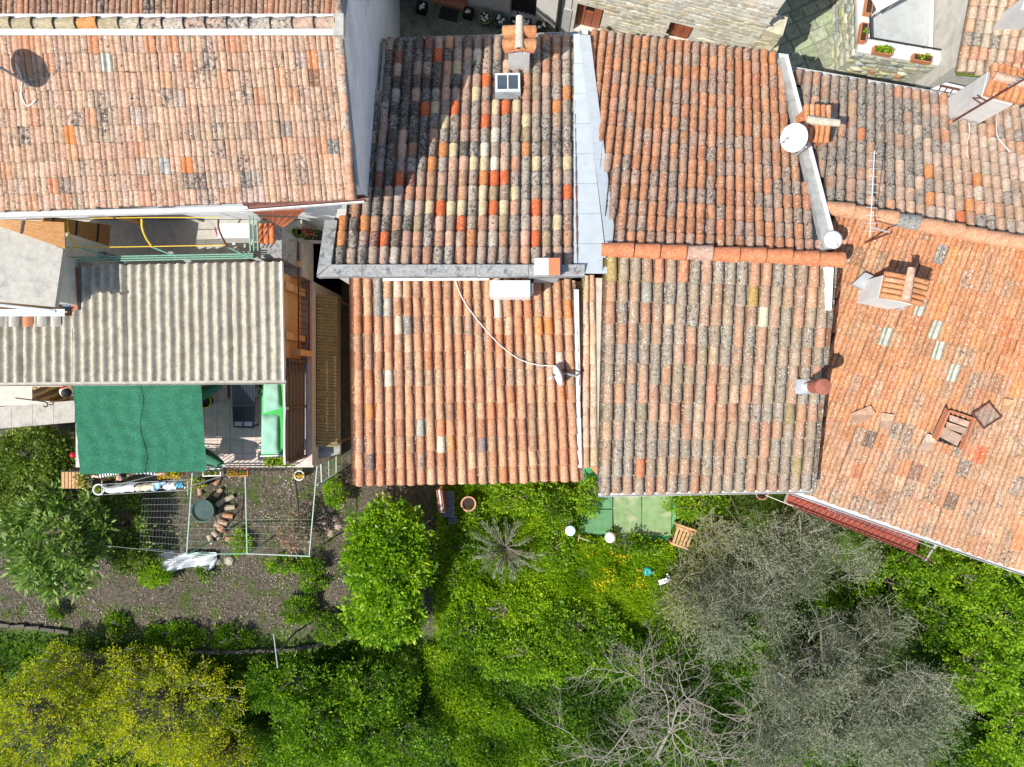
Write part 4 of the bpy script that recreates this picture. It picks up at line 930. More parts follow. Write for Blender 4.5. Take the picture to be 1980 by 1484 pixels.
c_ = t.mix(t.math('MULTIPLY', t.step(t.noise(p, 34, 3, .7), .6, .72), .5), c_, (.66,.63,.55))
M['fibre'] = t.done(t.bsdf(c_, .95, .15, b_, .5, .008))
pK = Patch((-60,519,5.92),(545,507,5.92),(549,735,5.42),(-60,741,5.42))
NWV = 33; kr = 0
for (u0, u1, v0, v1, lift) in [(i/6, (i+1)/6, (.42 if i < 2 else 0.), .53 if i > 1 else 1., .018) for i in range(6)]+[(i/6, (i+1)/6, .49, 1., 0.) for i in range(2, 6)]:
    nw = int(round((u1-u0)*NWV*10)); kr += 1
    def fn(a, b, u0=u0, u1=u1, v0=v0, v1=v1, lift=lift, kr=kr):
        u = u0+(u1-u0+.004)*a; q = pK.at(u, v0+(v1-v0)*b)
        return q+Vector((0,0,.054*math.sin(2*math.pi*NWV*u)+.03+lift+.007*(kr%2)+.006*math.sin(u*90+b*9)))
    MB().sheet(fn, nw, 6).build('roof_sheet', M['fibre'], hK, True)
gutter(hK, P(-60,744,5.36), P(552,739,5.36), M['concrete_pale'], .045)
MB().obox(P(545,507,5.9), P(549,737,5.4)-P(545,507,5.9), (.03,0,0), (0,0,.1)).build('verge_board', M['white_paint'], hK)
for i in range(7):
    x0, x1 = -60+i*27, -60+(i+1)*27-7
    MB().sheet(lambda a, b, x0=x0, x1=x1: pK.pt(x0+(x1-x0)*a, 611+22*b, .07+.07*math.sin(math.pi*a)), 6, 1).build('end_tile', M['terracotta'] if i % 3 == 1 else M['concrete_pale'], hK, True)
MB().slab([P(134,518,6.04),P(149,518,6.04),P(150,600,5.86),P(137,602,5.86)], .05).build('edge_strip', M['wood_red'], hK)
MB().slab([P(121,517,6.0),P(133.5,518,6.0),P(136,602,5.84),P(120,602,5.84)], .05).build('edge_strip', plain('blue_sheet', (.05,.09,.15), .5, .15, 8), hK)
MB().sheet(lambda a, b: P(-60+185*a, 598+14*b, 6.02-.1*b+.012*math.sin(a*40)), 30, 2).build('edge_sheet', M['sheet_metal'], hK)
# flat slab roof to the left
fr_ = thing('flat_roof', 'flat pale concrete roof slab beside the corrugated sheets', 'roof slab', P(40,520,4))
MB().slab([P(-70,438,6.95),P(40,448,6.95),P(122,482,6.95),P(106,594,6.95),P(-70,578,6.95)], .12).build('slab', M['concrete_pale'], fr_)
MB().tube([P(-70,583,6.97),P(108,602,6.97)], .03, 6).build('edge_trim', M['gutter_white'], fr_)
MB().prism([P(-70,450,6.82),P(98,488,6.82),P(92,580,6.82),P(-70,570,6.82)], 4.7).build('support_wall', M['plaster_grey'], fr_)
# balcony
MB().prism([(-14,2.37,ZB),(-4.62,2.37,ZB),(-4.62,3.6,ZB),(-14,3.6,ZB)], .2).build('balcony', M['concrete_pale'], kind='structure')
def wood_leaf(pts, label, mat, straps=3, group=None):
    pts = [P(*q) for q in pts]; n = (pts[1]-pts[0]).cross(pts[3]-pts[0]).normalized()
    t = thing('shutter', label, 'shutter', (pts[0]+pts[2])/2, group)
    for k in range(5):
        a, b = k/5+.004, (k+1)/5-.004
        e = lambda s, r: (pts[0].lerp(pts[1], s)).lerp(pts[3].lerp(pts[2], s), r)
        MB().slab([e(a,0),e(b,0),e(b,1),e(a,1)], .03, n).build('board', mat, t)
    for k in range(straps):
        r = (k+.35)/straps; q0, q1 = pts[0].lerp(pts[3], r), pts[1].lerp(pts[2], r); d = (pts[3]-pts[0]).normalized()
        MB().slab([q0+n*.012+d*.0,q1+n*.012,q1+n*.012+d*.05,q0+n*.012+d*.05], .055, n).build('strap', M['iron'], t)
    return t
wood_leaf([(85,417,7.0),(83,436,7.0),(211,476,5.2),(214,436,5.2)], 'varnished wooden shutter with three black straps standing open below the eave', M['wood'])
wood_leaf([(0,424,7.06),(-8,436,7.04),(126,482,7.02),(124,430,7.02)], 'varnished wooden shutter with a brace lying over the flat roof slab', M['wood'], 1)
wood_leaf([(196,415,6.9),(208,416,6.9),(284,436,5.3),(262,418,5.3)], 'narrow varnished shutter half hidden under the white gutter', M['wood'], 1)
wood_leaf([(486,407,6.9),(590,404,6.9),(548,438,6.0),(520,424,6.0)], 'red-brown shutter folded out below the brown gutter', M['wood_red'], 1)
# hoop frame with rods
pg = thing('awning_frame', 'yellow hooped awning frame with rods over the balcony', 'awning frame', P(300,490,ZB))
def hoop(x0, x1, xp, mat):
    MB().tube(crv([P(x0,424,6.6),P(x0+1,442,6.55),P(x0+8,460,6.4),P(x1,478,6.2)]), .02, 7).build('hoop', mat, pg)
    MB().tube([P(x1,478,6.2),P(xp,499,5.9)], .016, 6).build('strut', M['green_metal'], pg)
hoop(129,150,215,M['yellow']); hoop(274,294,347,M['yellow']); hoop(422,440,484,M['rust'])
MB().tube([P(85,480,6.2),P(295,477,6.2),P(440,474,6.2)], .01, 6).build('rod', M['yellow'], pg)
MB().tube([P(50,424,6.62),P(290,421,6.62),P(425,421,6.62)], .009, 6).build('rod', M['yellow'], pg)
for k, y in enumerate((497,501,505)): MB().tube([P(75+18*k,y+2,5.98),P(490,y-6,5.98)], .014, 6).build('rail', M['green_metal'], pg)
for x in (482,489,497): MB().tube([P(x,418+(x-482)*.4,6.5),P(x+2,485,5.95)], .016, 6).build('rail', M['green_metal'], pg)
for x in (218,350,490):
    MB().obox(P(x-6,505,5.5), (.14,0,0), (.0,.12,0), (0,0,.42)).build('bracket_post', M['concrete'], pg)
    MB().slab([P(x-2,500,5.95),P(x+6,497,5.95),P(x+32,512,5.9),P(x+22,516,5.9)], .05).build('bracket_arm', M['concrete'], pg)
a2 = thing('air_conditioner', 'white air-conditioning unit on the balcony below the gutter', 'air conditioner', P(452,450,ZB))
q = P(421,461,5.7); MB().obox(Vector((q.x,q.y,5.2)), (.66,0,0), (0,.3,0), (0,0,.5)).build('casing', M['white_paint'], a2)
MB().lathe(P(419,448,5.6), [(0,0),(.1,.0),(.1,.02),(0,.03)], 12, (-1,-.3,.3)).build('fan_disc', plain('magenta_plastic', (.5,.02,.2), .5), a2)
for k in (0,1): MB().obox(Vector((q.x+.1+.36*k,q.y-.04,4.7)), (.06,0,0), (0,.36,0), (0,0,.49)).build('foot', M['gutter_white'], a2)
sc = thing('tiled_stub', 'short chimney stub capped with bright orange tiles at the balcony end', 'chimney', P(530,470,ZB))
q = P(530,475,5.5); MB().obox((q.x-.2,q.y-.3,ZB), (.42,0,0), (0,.62,0), (0,0,1.1)).build('stub', M['concrete'], sc)
barrels_on(sc, Vector((q.x+.02,q.y+.34,6.02)), Vector((0,-1,0)), Vector((1,0,0)), 3, .11, .4, .05, ((.66,.22,.08,.05),(.62,.2,.08,.05)), M['cap_clay'])
# passage, terrace and their edges
terr = MB().prism([(-10.15,-1.95,ZT-.02),(-4.62,-1.95,ZT-.02),(-4.62,3.4,ZT-.02),(-4.87,3.4,ZT-.02),(-4.87,.2,ZT-.02),(-10.15,.2,ZT-.02)], .3).build('terrace', M['plaster_grey'], kind='structure')
t = NT('floor_tile'); p = t.pos(); M['floor_tile'] = t.done(t.bsdf(t.mix(t.step(t.noise(p, 8, 4), .3, .7), (.5,.4,.34), (.6,.5,.43)), .6, .4))
tm = MB().box((0,0,0), (.292,.292,.016)); me_ft = bpy.data.meshes.new('floor_tile'); me_ft.from_pydata([tuple(v) for v in tm.v], [], tm.f); me_ft.materials.append(M['floor_tile'])
for i in range(19):
    for j in range(18):
        x, y = -10.0+.3*i, -1.78+.3*j
        if x < -4.75 and y < .1 or (-4.95 < x < -4.75 and y < 3.3):
            if x < -7.4: continue
            o = bpy.data.objects.new('floor_tile', me_ft); COL.objects.link(o); o.parent = terr; o.location = (x, y, ZT-.011)
MB().obox((-4.74,-1.9,ZT-.02), (.118,0,0), (0,5.2,0), (0,0,.1)).build('kerb', M['floor_tile'], terr)
# iron railing of the passage
rg = thing('iron_railing', 'dark red iron railing along the narrow tiled passage', 'railing', (-4.5,1.9,ZT))
for z_ in (.95,.12): MB().tube([(-4.68,.75,ZT+z_),(-4.68,3.1,ZT+z_)], .018, 6).build('rail', M['rust'], rg)
for k in range(17): MB().tube([(-4.68,.8+k*.14,ZT+.09),(-4.68,.8+k*.14,ZT+.95)], .009, 5).build('baluster', M['rust'], rg)
for y in (.62,2.55): MB().obox((-4.74,y,ZT), (.115,0,0), (0,.13,0), (0,0,.98)).build('pillar', M['plaster_ochre'], rg)
# slatted fence
fc = thing('slat_fence', 'dark brown slatted fence with curved white top edge beside the green bench', 'fence', (-4.82,-.6,ZT))
def ftop(y): return 1.25+.12*abs(math.sin((y+.1)*2.2))
for k in range(11):
    h0 = .05+k*.125
    for (ya, yb) in ((.55,-.52),(-.54,-1.72)):
        MB().obox((-4.83+.012*(k%2),yb,ZT+h0), (.02,0,0), (0,ya-yb,0), (0,0,.1)).build('slat', M['slat'], fc)
for y in (.5,-.53,-1.68): MB().obox((-4.8,y-.03,ZT), (.05,0,0), (0,.06,0), (0,0,1.42)).build('post', M['slat'], fc)
MB().tube([(-4.83,.55-2.27*k/14,ZT+1.42+.05*abs(math.sin(k*.45))) for k in range(15)], .022, 6).build('top_edge', M['white_paint'], fc)
# shade net
t = NT('shade_net'); p = t.pos(); wv = t.n('TexWave', {'Vector': p, 'Scale': 26., 'Distortion': 1.2, 'Detail': 2.}, bands_direction='Y').outputs[0]
nn = t.noise(p, 24, 5, .85)
c_ = t.mix(t.step(t.math('ADD', t.math('MULTIPLY', wv, .35), nn), .52, .8), (.004,.05,.025), (.055,.3,.17))
bs_ = t.bsdf(c_, .8, .3, nn, .6, .01); tl_ = t.n('BsdfTranslucent', {'Color': (.03,.2,.1,1)}).outputs[0]; tp_ = t.n('BsdfTransparent').outputs[0]
M['net'] = t.done(t.n('MixShader', {0: t.math('MULTIPLY', t.step(nn, .3, .36, 1., 0.), .8), 1: t.n('MixShader', {0: .25, 1: bs_, 2: tl_}).outputs[0], 2: tp_}).outputs[0])
sn_ = thing('shade_net', 'green woven shade net stretched over half of the terrace', 'shade net', P(270,830,ZT))
nc = [P(146,745,5.25), P(383,741,5.25), P(394,909,5.2), P(158,915,5.2)]
def nf(a, b):
    q = nc[0].lerp(nc[1], a).lerp(nc[3].lerp(nc[2], a), b)
    return q+Vector(((a-.5)*.09+.006*math.sin(b*31+a*3)*(abs(a-.5)*2)**8, -(b-.5)*.06+.006*math.sin(a*37)*(b**10), -.05*math.sin(math.pi*b)*math.sin(math.pi*a)+.012*math.sin(a*9+b*4)+.009*math.sin(a*46+3*math.sin(b*6))+.008*math.sin(b*39+2*math.sin(a*8))+.03*math.exp(-((a-.5)*30)**2)))
MB().sheet(nf, 48, 34).build('net', M['net'], sn_, True)
MB().tube([nf(.52+.02*math.sin(k*.4), k/24)+Z*.008 for k in range(25)], .005, 5).build('seam', M['parasol'], sn_)
MB().tube([nf(k/24, .48+.01*math.sin(k*.7))+Z*.004 for k in range(25)], .005, 5).build('seam', M['parasol'], sn_)
fp = MB()
for i in range(4): MB().tube([nc[i]-Z*.1, nc[(i+1)%4]-Z*.1], .016, 6).build('frame_pipe', M['white_paint'], sn_)
MB().tube([nc[0].lerp(nc[1],.5)-Z*.13, nc[3].lerp(nc[2],.5)-Z*.13], .016, 6).build('frame_pipe', M['white_paint'], sn_)
for q in nc: MB().tube([q-Z*.1, Vector((q.x,q.y,ZT-.02))], .018, 6).build('post', M['white_paint'], sn_)
# sun lounger
ln = thing('sun_lounger', 'dark plastic sun lounger with slatted seat on the terrace tiles', 'sun lounger', P(474,790,ZT))
def L_(px, py, z): return P(px, py, ZT+z)
MB().slab([L_(449,786,.36),L_(451,826,.36),L_(490,829,.36),L_(492,786,.36)], .05).build('seat', M['plastic_dark'], ln)
for k in range(7):
    x = 456+k*5; MB().slab([L_(x,789,.372),L_(x+3,789,.372),L_(x+3,812,.372),L_(x,812,.372)], .01).build('slat', M['plastic_dark'], ln)
for x in (453,472): MB().slab([L_(x,816,.375),L_(x+16,816,.375),L_(x+15,824,.375),L_(x,824,.375)], .01).build('foot_panel', M['gutter_grey'], ln)
MB().slab([L_(449,785,.38),L_(492,785,.38),L_(494,738,.78),L_(448,738,.78)], .04).build('backrest', M['plastic_dark'], ln)
for k in range(6):
    x = 455+k*6; MB().slab([L_(x,780,.43),L_(x+3,780,.43),L_(x+3,748,.71),L_(x,748,.71)], .01).build('back_slat', M['gutter_grey'] if False else M['plastic_dark'], ln)
for sx_ in (442,496):
    MB().tube(crv([L_(sx_,740,.62),L_(sx_,765,.6),L_(sx_+1,770,.35)]), .03, 6).build('armrest', M['plastic_dark'], ln)
for px, py in ((454,822),(488,824),(452,760),(490,760)): MB().tube([L_(px,py,.35), Vector((L_(px,py,.35).x, L_(px,py,.35).y, ZT))], .025, 6).build('leg', M['plastic_dark'], ln)
# bench with cushions
bn = thing('garden_bench', 'bright green bench with pale edge along the slatted fence', 'bench', P(535,808,ZT))
MB().slab([L_(506,736,.42),L_(557,733,.42),L_(556,878,.42),L_(505,880,.42)], .06).build('seat', M['vinyl_green'], bn)
MB().obox(L_(505,881,.36), L_(556,879,.36)-L_(505,881,.36), (0,-.025,0), (0,0,.075)).build('edge', M['white_paint'], bn)
for px, py in ((512,745),(550,745),(512,870),(550,870)): q = L_(px,py,.36); MB().tube([q, Vector((q.x,q.y,ZT))], .025, 6).build('leg', M['vinyl_green'], bn)
def cushion(pts, label, z):
    cs = [L_(x, y, z) for x, y in pts]
    def fn(a, b, top=1):
        q = cs[0].lerp(cs[1], a).lerp(cs[3].lerp(cs[2], a), b); e = (1-(2*a-1)**6)*(1-(2*b-1)**6)
        return q+Z*((.09*e**.6+.004*math.sin(a*11+b*7)+.005*math.sin(b*15-a*5)*e) if top else 0)
    m = MB().sheet(fn, 14, 18); m.sheet(lambda a, b: fn(1-a, b, 0), 14, 18)
    return centred(m.build('cushion', M['cushion'], None, True, label=label, cat='cushion'))
cushion([(508,737),(541,736),(545,790),(509,800)], 'pale green seat cushion with slanted end on the green bench', .425)
cushion([(506,803),(540,802),(541,878),(505,878)], 'pale green creased seat cushion with cut corner on the green bench', .425)
# folded parasols, pot, broom, blue tub
def parasol(a, b, w, label):
    a, b = Vector(a), Vector(b); d = (b-a).normalized(); m = MB(); n = 14; v = []; prof = [(0,.02),(.12,.5),(.5,.85),(.8,1.),(1.,.9)]
    s = d.orthogonal().normalized(); u = d.cross(s)
    for t_, r in prof:
        for k in range(n):
            q = 2*math.pi*k/n; rr = w*r*(1 if k % 2 else .62); v.append(a+(b-a)*t_+(s*math.cos(q)+u*math.sin(q))*rr)
    m.add(v, [(i*n+k, i*n+(k+1)%n, (i+1)*n+(k+1)%n, (i+1)*n+k) for i in range(len(prof)-1) for k in range(n)])
    t = thing('folded_parasol', label, 'parasol', b); m.build('canopy', M['parasol'], t, True)
    MB().tube([a-d*.06, b+d*.5], .016, 6).build('pole', M['white_paint'], t); return t
parasol(L_(432,742,1.0), L_(372,770,.5), .16, 'folded dark green parasol leaning below the corrugated eave')
parasol(L_(432,900,.8), L_(385,880,.45), .2, 'folded dark green parasol lying by the terrace railing')
round_pot(396,777,ZT,.14,.24,M['black'],'black pot with a lime-green rim beside the shade net',None,rim=plain('lime_plastic', (.5,.6,.02), .5))
MB_ = MB().box(L_(388,808,.25), (.05,.62,.04), .08); centred(MB_.build('plank', M['wood'], None, label='narrow wooden board lying beside the shade net', cat='board'))
round_pot(506,742,ZT,.13,.3,plain('pale_blue_plastic', (.4,.5,.65), .5),'pale blue bucket between the lounger and the cushions',None,'bucket',nm='bucket')
# railing with planters
ry = -1.93
rr = thing('iron_railing', 'black wrought-iron railing along the garden edge of the terrace', 'railing', (-7.2,ry,ZT))
for z_ in (.92,.1): MB().tube([(-9.9,ry,ZT+z_),(-5.0,ry+.04,ZT+z_)], .016, 6).build('rail', M['iron'], rr)
for k in range(41): MB().tube([(-9.88+k*.12,ry,ZT+.1),(-9.88+k*.12,ry,ZT+.92)], .008, 4).build('baluster', M['iron'], rr)
GP = {}
for px, w_, mat, lbl, key in ((409,.4,M['white_paint'],'white flower box of seedlings hung on the terrace railing','a'),(459,.46,M['terracotta_new'],'orange flower box with yellow and pink blooms hung on the railing','b'),(538,.46,M['terracotta'],'terracotta flower box with bushy green herbs by the bench end','c'),(222,.6,M['gutter_white'],'white flower box of lettuce-green leaves in front of the striped-shirt person','d'),(330,.5,M['terracotta'],'flower box overflowing with orange blooms beside the white pen pipe','e')):
    GP[key] = box_pot(px, 914 if px < 500 else 893, ZT+.62, w_, .17, .16, .03, mat, lbl, None)
# the wire pen's tall corner, laundry
ld = thing('clothes_airer', 'white clothes airer hung with laundry outside the terrace railing', 'clothes airer', P(280,945,2.2))
for y in (934,941,948,954): MB().tube([P(196,y+3,3.55),P(364,y-6,3.55)], .005, 4).build('line', M['gutter_grey'], ld)
for x in (197,363): MB().tube([P(x,930,3.55),P(x,958,3.55)], .008, 4).build('bar', M['gutter_grey'], ld)
for x in (203,357):
    q = P(x,944,3.55); MB().tube([q, Vector((q.x,q.y,.85))], .016, 5).build('leg', M['white_paint'], ld)
def cloth(pts, label, mat, drop, name='towel'):
    cs = [P(x, y, 3.62) for x, y in pts]
    def fn(a, b):
        q = cs[0].lerp(cs[1], a).lerp(cs[3].lerp(cs[2], a), b); e = abs(2*b-1)
        return q+Vector((.02*math.sin(b*9+a*14), .008*math.sin(a*17+b*2), -drop*.35*e**3+.02*math.sin(a*12+b*8)*(1-e*.5)))
    return centred(MB().sheet(fn, 22, 8).build(name, mat, None, True, label=label, cat='laundry'))
cloth([(200,944),(262,934),(256,952),(206,956)], 'large white sheet draped over the clothes airer', M['cloth_white'], .35)
cloth([(262,938),(300,934),(296,950),(258,952)], 'cream cloth draped on the airer beside the white sheet', plain('cream_cloth', (.6,.58,.42), .9), .3)
cloth([(284,946),(296,934),(320,932),(298,952)], 'rolled pale blue towel on the clothes airer', plain('pale_blue_cloth', (.35,.55,.72), .9), .15)
cloth([(312,936),(338,932),(338,948),(318,950)], 'white and grey cloth on the airer beside the bright blue cloth', M['cloth_white'], .3)
cloth([(340,933),(352,932),(352,944),(340,945)], 'bright blue cloth at the end of the airer', M['cloth_blue'], .2)
# ledge, pit, oddments at far left
lg = thing('stone_ledge', 'pale stone ledge below the corrugated eave at the shrubbery', 'wall', P(60,805,2))
for k in range(5):
    x0, x1 = -60+k*41, -60+(k+1)*41-.6
    e = lambda x, b: (787 if b else 829)-(x/143)*12
    MB().prism([P(x0,e(x0,1),4.2+.004*(k%2)),P(x1,e(x1,1),4.2+.004*(k%2)),P(x1,e(x1,0),4.2+.004*(k%2)),P(x0,e(x0,0),4.2+.004*(k%2))], .5).build('coping_stone', M['concrete_pale'], lg)
MB().prism([(-14,-.6,1.6),(-10.16,-.5,1.6),(-10.16,.2,1.6),(-14,.2,1.6)], .5).build('back_step', M['plaster_grey'], kind='structure')
def tarp(a, b): return P(62+66*a, 748+28*b, 3.05+.16*math.sin(a*9+b*5)*math.sin(b*7+a*3)+.12*(1-abs(2*a-1)))
MB().prism([P(70,750,2.9),P(140,750,2.9),P(140,776,2.9),P(70,776,2.9)], 1.5).build('bin_shelf', M['plaster_grey'], lg)
centred(MB().sheet(tarp, 16, 8).build('crumpled_tarp', plain('beige_tarp', (.42,.37,.22), .8), None, False, label='crumpled beige tarpaulin in the shadow below the corrugated eave', cat='tarpaulin'))
bl = thing('play_ball', 'white, red and black ball tucked against the shade net', 'ball', P(128,757,3.8)-Z*.12)
bc = P(128,757,4.2)
MB().lathe(bc, [(.135*math.cos(a), .135*math.sin(a)) for a in [math.radians(-90+15*k) for k in range(13)]], 20, (-.3,.4,.8)).build('shell', M['white_paint'], bl, True)
MB().lathe(bc, [(.137*math.cos(a), .137*math.sin(a)) for a in [math.radians(35+11*k) for k in range(6)]], 16, (.5,-.4,.7)).build('patch', M['black'], bl, True)
MB().lathe(bc, [(.137*math.cos(a), .137*math.sin(a)) for a in [math.radians(55+7*k) for k in range(6)]], 16, (-.3,.9,.6)).build('patch', plain('red_plastic', (.55,.05,.04), .5), bl, True)
MB().obox(bc-Vector((.1,.1,.9)), (.2,0,0), (0,.2,0), (0,0,.77)).build('stand', M['concrete_pale'], bl)
centred(MB().tube(crv([P(30,770,4.25),P(84,777,4.3),P(92,782,4.3),P(90,787,4.3),P(84,786,4.3)]), .014, 6).build('walking_stick', M['iron'], None, True, label='black hooked walking stick lying across the stone ledge', cat='stick'))
wc = thing('wooden_box', 'orange-brown slatted wooden box among shrubs by the net corner', 'box', P(138,928,1.5))
for k in range(6):
    x0 = 119+k*6.6; MB().slab([P(x0,911,2.6-.02*k),P(x0+5.4,911,2.6-.02*k),P(x0+5.4,945,2.5-.02*k),P(x0,945,2.5-.02*k)], .1).build('slat', plain('tan_wood', (.5,.27,.11), .7, .1) if k == 0 else M['wood_pallet'], wc)
MB().prism([P(122,914,2.35),P(156,914,2.35),P(156,942,2.35),P(122,942,2.35)], .8).build('body', M['wood_pallet'], wc)

# ---- person at the railing: striped shirt, arms spread along the rail, face turned up
pr = thing('person', 'person in striped shirt leaning on the terrace railing, arms spread, face up', 'person', P(245,905,ZT))
hd = P(233,922,5.12); sh = P(247,912,4.86); pel = Vector((sh.x+.02, sh.y+.22, 4.5))
lh = P(190,922,4.7); rh = P(304,917,4.7)
J = [('pelvis',pel,.14),('chest',(pel+sh)/2+Vector((0,-.02,.02)),.15),('sh',sh,.11),('neck',sh.lerp(hd,.45),.05),('head0',sh.lerp(hd,.75),.075),('head',hd,.09),('crown',hd+(hd-sh).normalized()*.07,.07),
     ('ls',sh+Vector((-.17,0,-.03)),.065),('le',sh.lerp(lh,.55)+Vector((0,.03,-.03)),.048),('lw',lh,.032),('lh',lh+Vector((-.07,0,.0)),.026),
     ('rs',sh+Vector((.17,0,-.03)),.065),('re',sh.lerp(rh,.55)+Vector((0,.03,-.03)),.048),('rw',rh,.032),('rhh',rh+Vector((.07,0,0)),.026),
     ('lk',Vector((pel.x-.1,pel.y-.02,4.15)),.075),('la',Vector((pel.x-.1,pel.y+.02,ZT+.07)),.045),('lt',Vector((pel.x-.1,pel.y-.16,ZT+.04)),.035),
     ('rk',Vector((pel.x+.1,pel.y-.02,4.15)),.075),('ra',Vector((pel.x+.1,pel.y+.02,ZT+.07)),.045),('rt',Vector((pel.x+.1,pel.y-.16,ZT+.04)),.035),('nose',hd+Vector((-.03,-.06,.085)),.014)]
for sg, w0 in (('l',lh+Vector((-.1,0,0))),('r',rh+Vector((.1,0,0)))):
    for k in range(4): J.append((sg+'f%d'%k, w0+Vector((-.06 if sg == 'l' else .06, -.03+.02*k, -.02)), .009))
    J.append((sg+'th', w0+Vector((0,.045,.0)), .01))
E_ = [('pelvis','chest'),('chest','sh'),('sh','neck'),('neck','head0'),('head0','head'),('head','crown'),('head','nose'),('sh','ls'),('ls','le'),('le','lw'),('lw','lh'),('sh','rs'),('rs','re'),('re','rw'),('rw','rhh'),('pelvis','lk'),('lk','la'),('la','lt'),('pelvis','rk'),('rk','ra'),('ra','rt')]+[(h, g) for h, q in (('lh','l'),('rhh','r')) for g in [q+'f%d'%k for k in range(4)]+[q+'th']]
def skin_obj(name, names, mat, grow=0):
    js = [j for j in J if j[0] in names]; ix = {j[0]: i for i, j in enumerate(js)}; off = ORG[pr.name]
    me = bpy.data.meshes.new(name); me.from_pydata([tuple(j[1]-off) for j in js], [(ix[a], ix[b]) for a, b in E_ if a in ix and b in ix], [])
    o = link(name, me, pr); bpy.context.view_layer.objects.active = o; o.modifiers.new('skin', 'SKIN')
    if len(me.skin_vertices) == 0:
        import bmesh
        bm = bmesh.new(); bm.from_mesh(me); bm.verts.layers.skin.verify(); bm.to_mesh(me); bm.free()
    for i, j in enumerate(js): me.skin_vertices[0].data[i].radius = (j[2]+grow, j[2]+grow)
    me.skin_vertices[0].data[0].use_root = True; o.modifiers['skin'].use_smooth_shade = True
    s_ = o.modifiers.new('sub', 'SUBSURF'); s_.levels = 1; s_.render_levels = 2; me.materials.append(mat); return o
allj = [j[0] for j in J]; skin_obj('body', allj, M['skin'])
t = NT('striped_shirt'); p = t.pos(); x = t.n('SeparateXYZ', {0: p}).outputs[0]
M['stripes'] = t.done(t.bsdf(t.mix(t.step(t.math('SINE', t.math('MULTIPLY', x, 95.)), -.1, .1), (.02,.025,.05), (.68,.7,.72)), .9))
skin_obj('shirt', ['pelvis','chest','sh','ls','le','rs','re','lw','rw'], M['stripes'], .012)
skin_obj('trousers', ['pelvis','lk','la','rk','ra'], plain('dark_denim', (.04,.05,.08), .9), .014)
hx = (hd-sh).normalized()
MB().lathe(hd+Vector((.012,.012,-.01)), [(.1*math.cos(a), .1*math.sin(a)) for a in [math.radians(15+15*k) for k in range(6)]], 16, (.62,.66,-.1)).build('hair', M['hair'], pr, True)
for sg in (-1,1): MB().lathe(hd+Vector((-.02+.03*sg,-.035+.025*sg,.085)), [(0,-.008),(.011,0),(0,.008)], 8).build('eye', M['hair'], pr, True)
MB().box(hd+Vector((-.055,-.075,.06)), (.045,.012,.012), .7).build('mouth', M['wood_red'], pr)
# ================================================================ GARDEN OBJECTS
def G(px, py, dz=0):
    z = .8
    for _ in range(4): q = P(px, py, z+dz); z = ground_z(q.x, q.y)
    return P(px, py, z+dz)
def Gp(px, py, h):
    """ground point under something whose top (height h) shows at this pixel"""
    q = G(px, py, h); return Vector((q.x, q.y, q.z-h))
M['alley_floor'] = plain('shade_dark_mossy_concrete', (.07,.07,.05), .9, .3, 8, stain=(.03,.04,.02), st=.7)  # alley's deep shade put into the dark base colour, mossy stain on top
# alley between the passage and the salmon-tiled house
rd = thing('reed_canopy', 'narrow canopy of yellowish reed mats in the alley', 'canopy', (-4.27,.3,2.9))
for i in range(2):
    ya, yb = 2.1-1.8*i, .32-1.8*i
    for k in range(24):
        y = ya+(yb-ya)*(k+.5)/24
        MB().tube([(-4.6,y,3.45+U(-.01,.01)),(-4.14,y-.03,3.35+U(-.01,.01))], .036, 6).build('cane', M['reed'], rd)
for x in (-4.57,-4.17): MB().tube([(x,2.1,3.39 if x < -4.3 else 3.3),(x,-1.5,3.39 if x < -4.3 else 3.3)], .025, 6).build('beam', M['slat'], rd)
for y in (2.0,-1.4): MB().tube([(-4.17,y,3.3),(-4.17,y,.8)], .03, 6).build('post', M['slat'], rd)
MB().obox((-4.61,-1.8,3.1), (.5,.12,0), (0,.28,0), (0,0,.12)).build('front_board', M['concrete'], rd)
MB().prism([(-4.6,-1.9,1.0),(-3.2,-1.9,1.0),(-3.2,3.3,1.0),(-4.6,3.3,1.0)], .4).build('alley', M['alley_floor'], kind='structure')
# pen of pipes and wire
pen = thing('wire_pen', 'pen of pale green pipes and wire mesh around the bare garden plot', 'fence', G(480,1000))
ZP = 2.25
def R_(px, py): return P(px, py, ZP)
for a_, b_, m_ in (((372,915),(361,1072),'pipe_pale'),((474,920),(478,1072),'pipe_pale'),((616,868),(598,1076),'pipe_pale'),((361,1072),(478,1071),'green_metal'),((478,1071),(598,1076),'pipe_pale'),((200,1055),(361,1072),'wire')):
    MB().tube([R_(*a_), R_(*b_)], .015 if m_ != 'wire' else .006, 6).build('rail', M[m_], pen)
for px, py in ((361,1072),(478,1071),(598,1076),(616,870),(614,938),(372,918)):
    q = R_(px, py); MB().tube([q, Vector((q.x,q.y,ground_z(q.x,q.y)-.05))], .026, 6).build('post', M['green_metal'], pen)
q0, q1 = R_(364,1042), R_(364,1065); MB().tube([q0, Vector((q0.x+.1,q0.y-.35,1.1))], .014, 5).build('brace', M['green_metal'], pen)
wm = MB()
def wires(a, b, c, d, n, m):
    for k in range(n+1): wm.tube([R_(*a).lerp(R_(*b), k/n), R_(*d).lerp(R_(*c), k/n)], .0022, 3, False)
    for k in range(m+1): wm.tube([R_(*a).lerp(R_(*d), k/m), R_(*b).lerp(R_(*c), k/m)], .0022, 3, False)
wires((275,965),(368,962),(361,1068),(270,1060), 15, 8)
wires((361,1010),(478,1010),(478,1072),(361,1072), 16, 5)
wires((478,1005),(604,1005),(598,1076),(478,1072), 17, 5)
wm.build('wire_mesh', M['wire'], pen, kind='stuff')
gtp = thing('wire_gate', 'small pale framed wire gate leaning at the pen corner', 'gate', P(632,905,1.2))
gc = [P(620,884,2.3),P(650,868,2.0),P(650,915,2.0),P(622,932,2.3)]
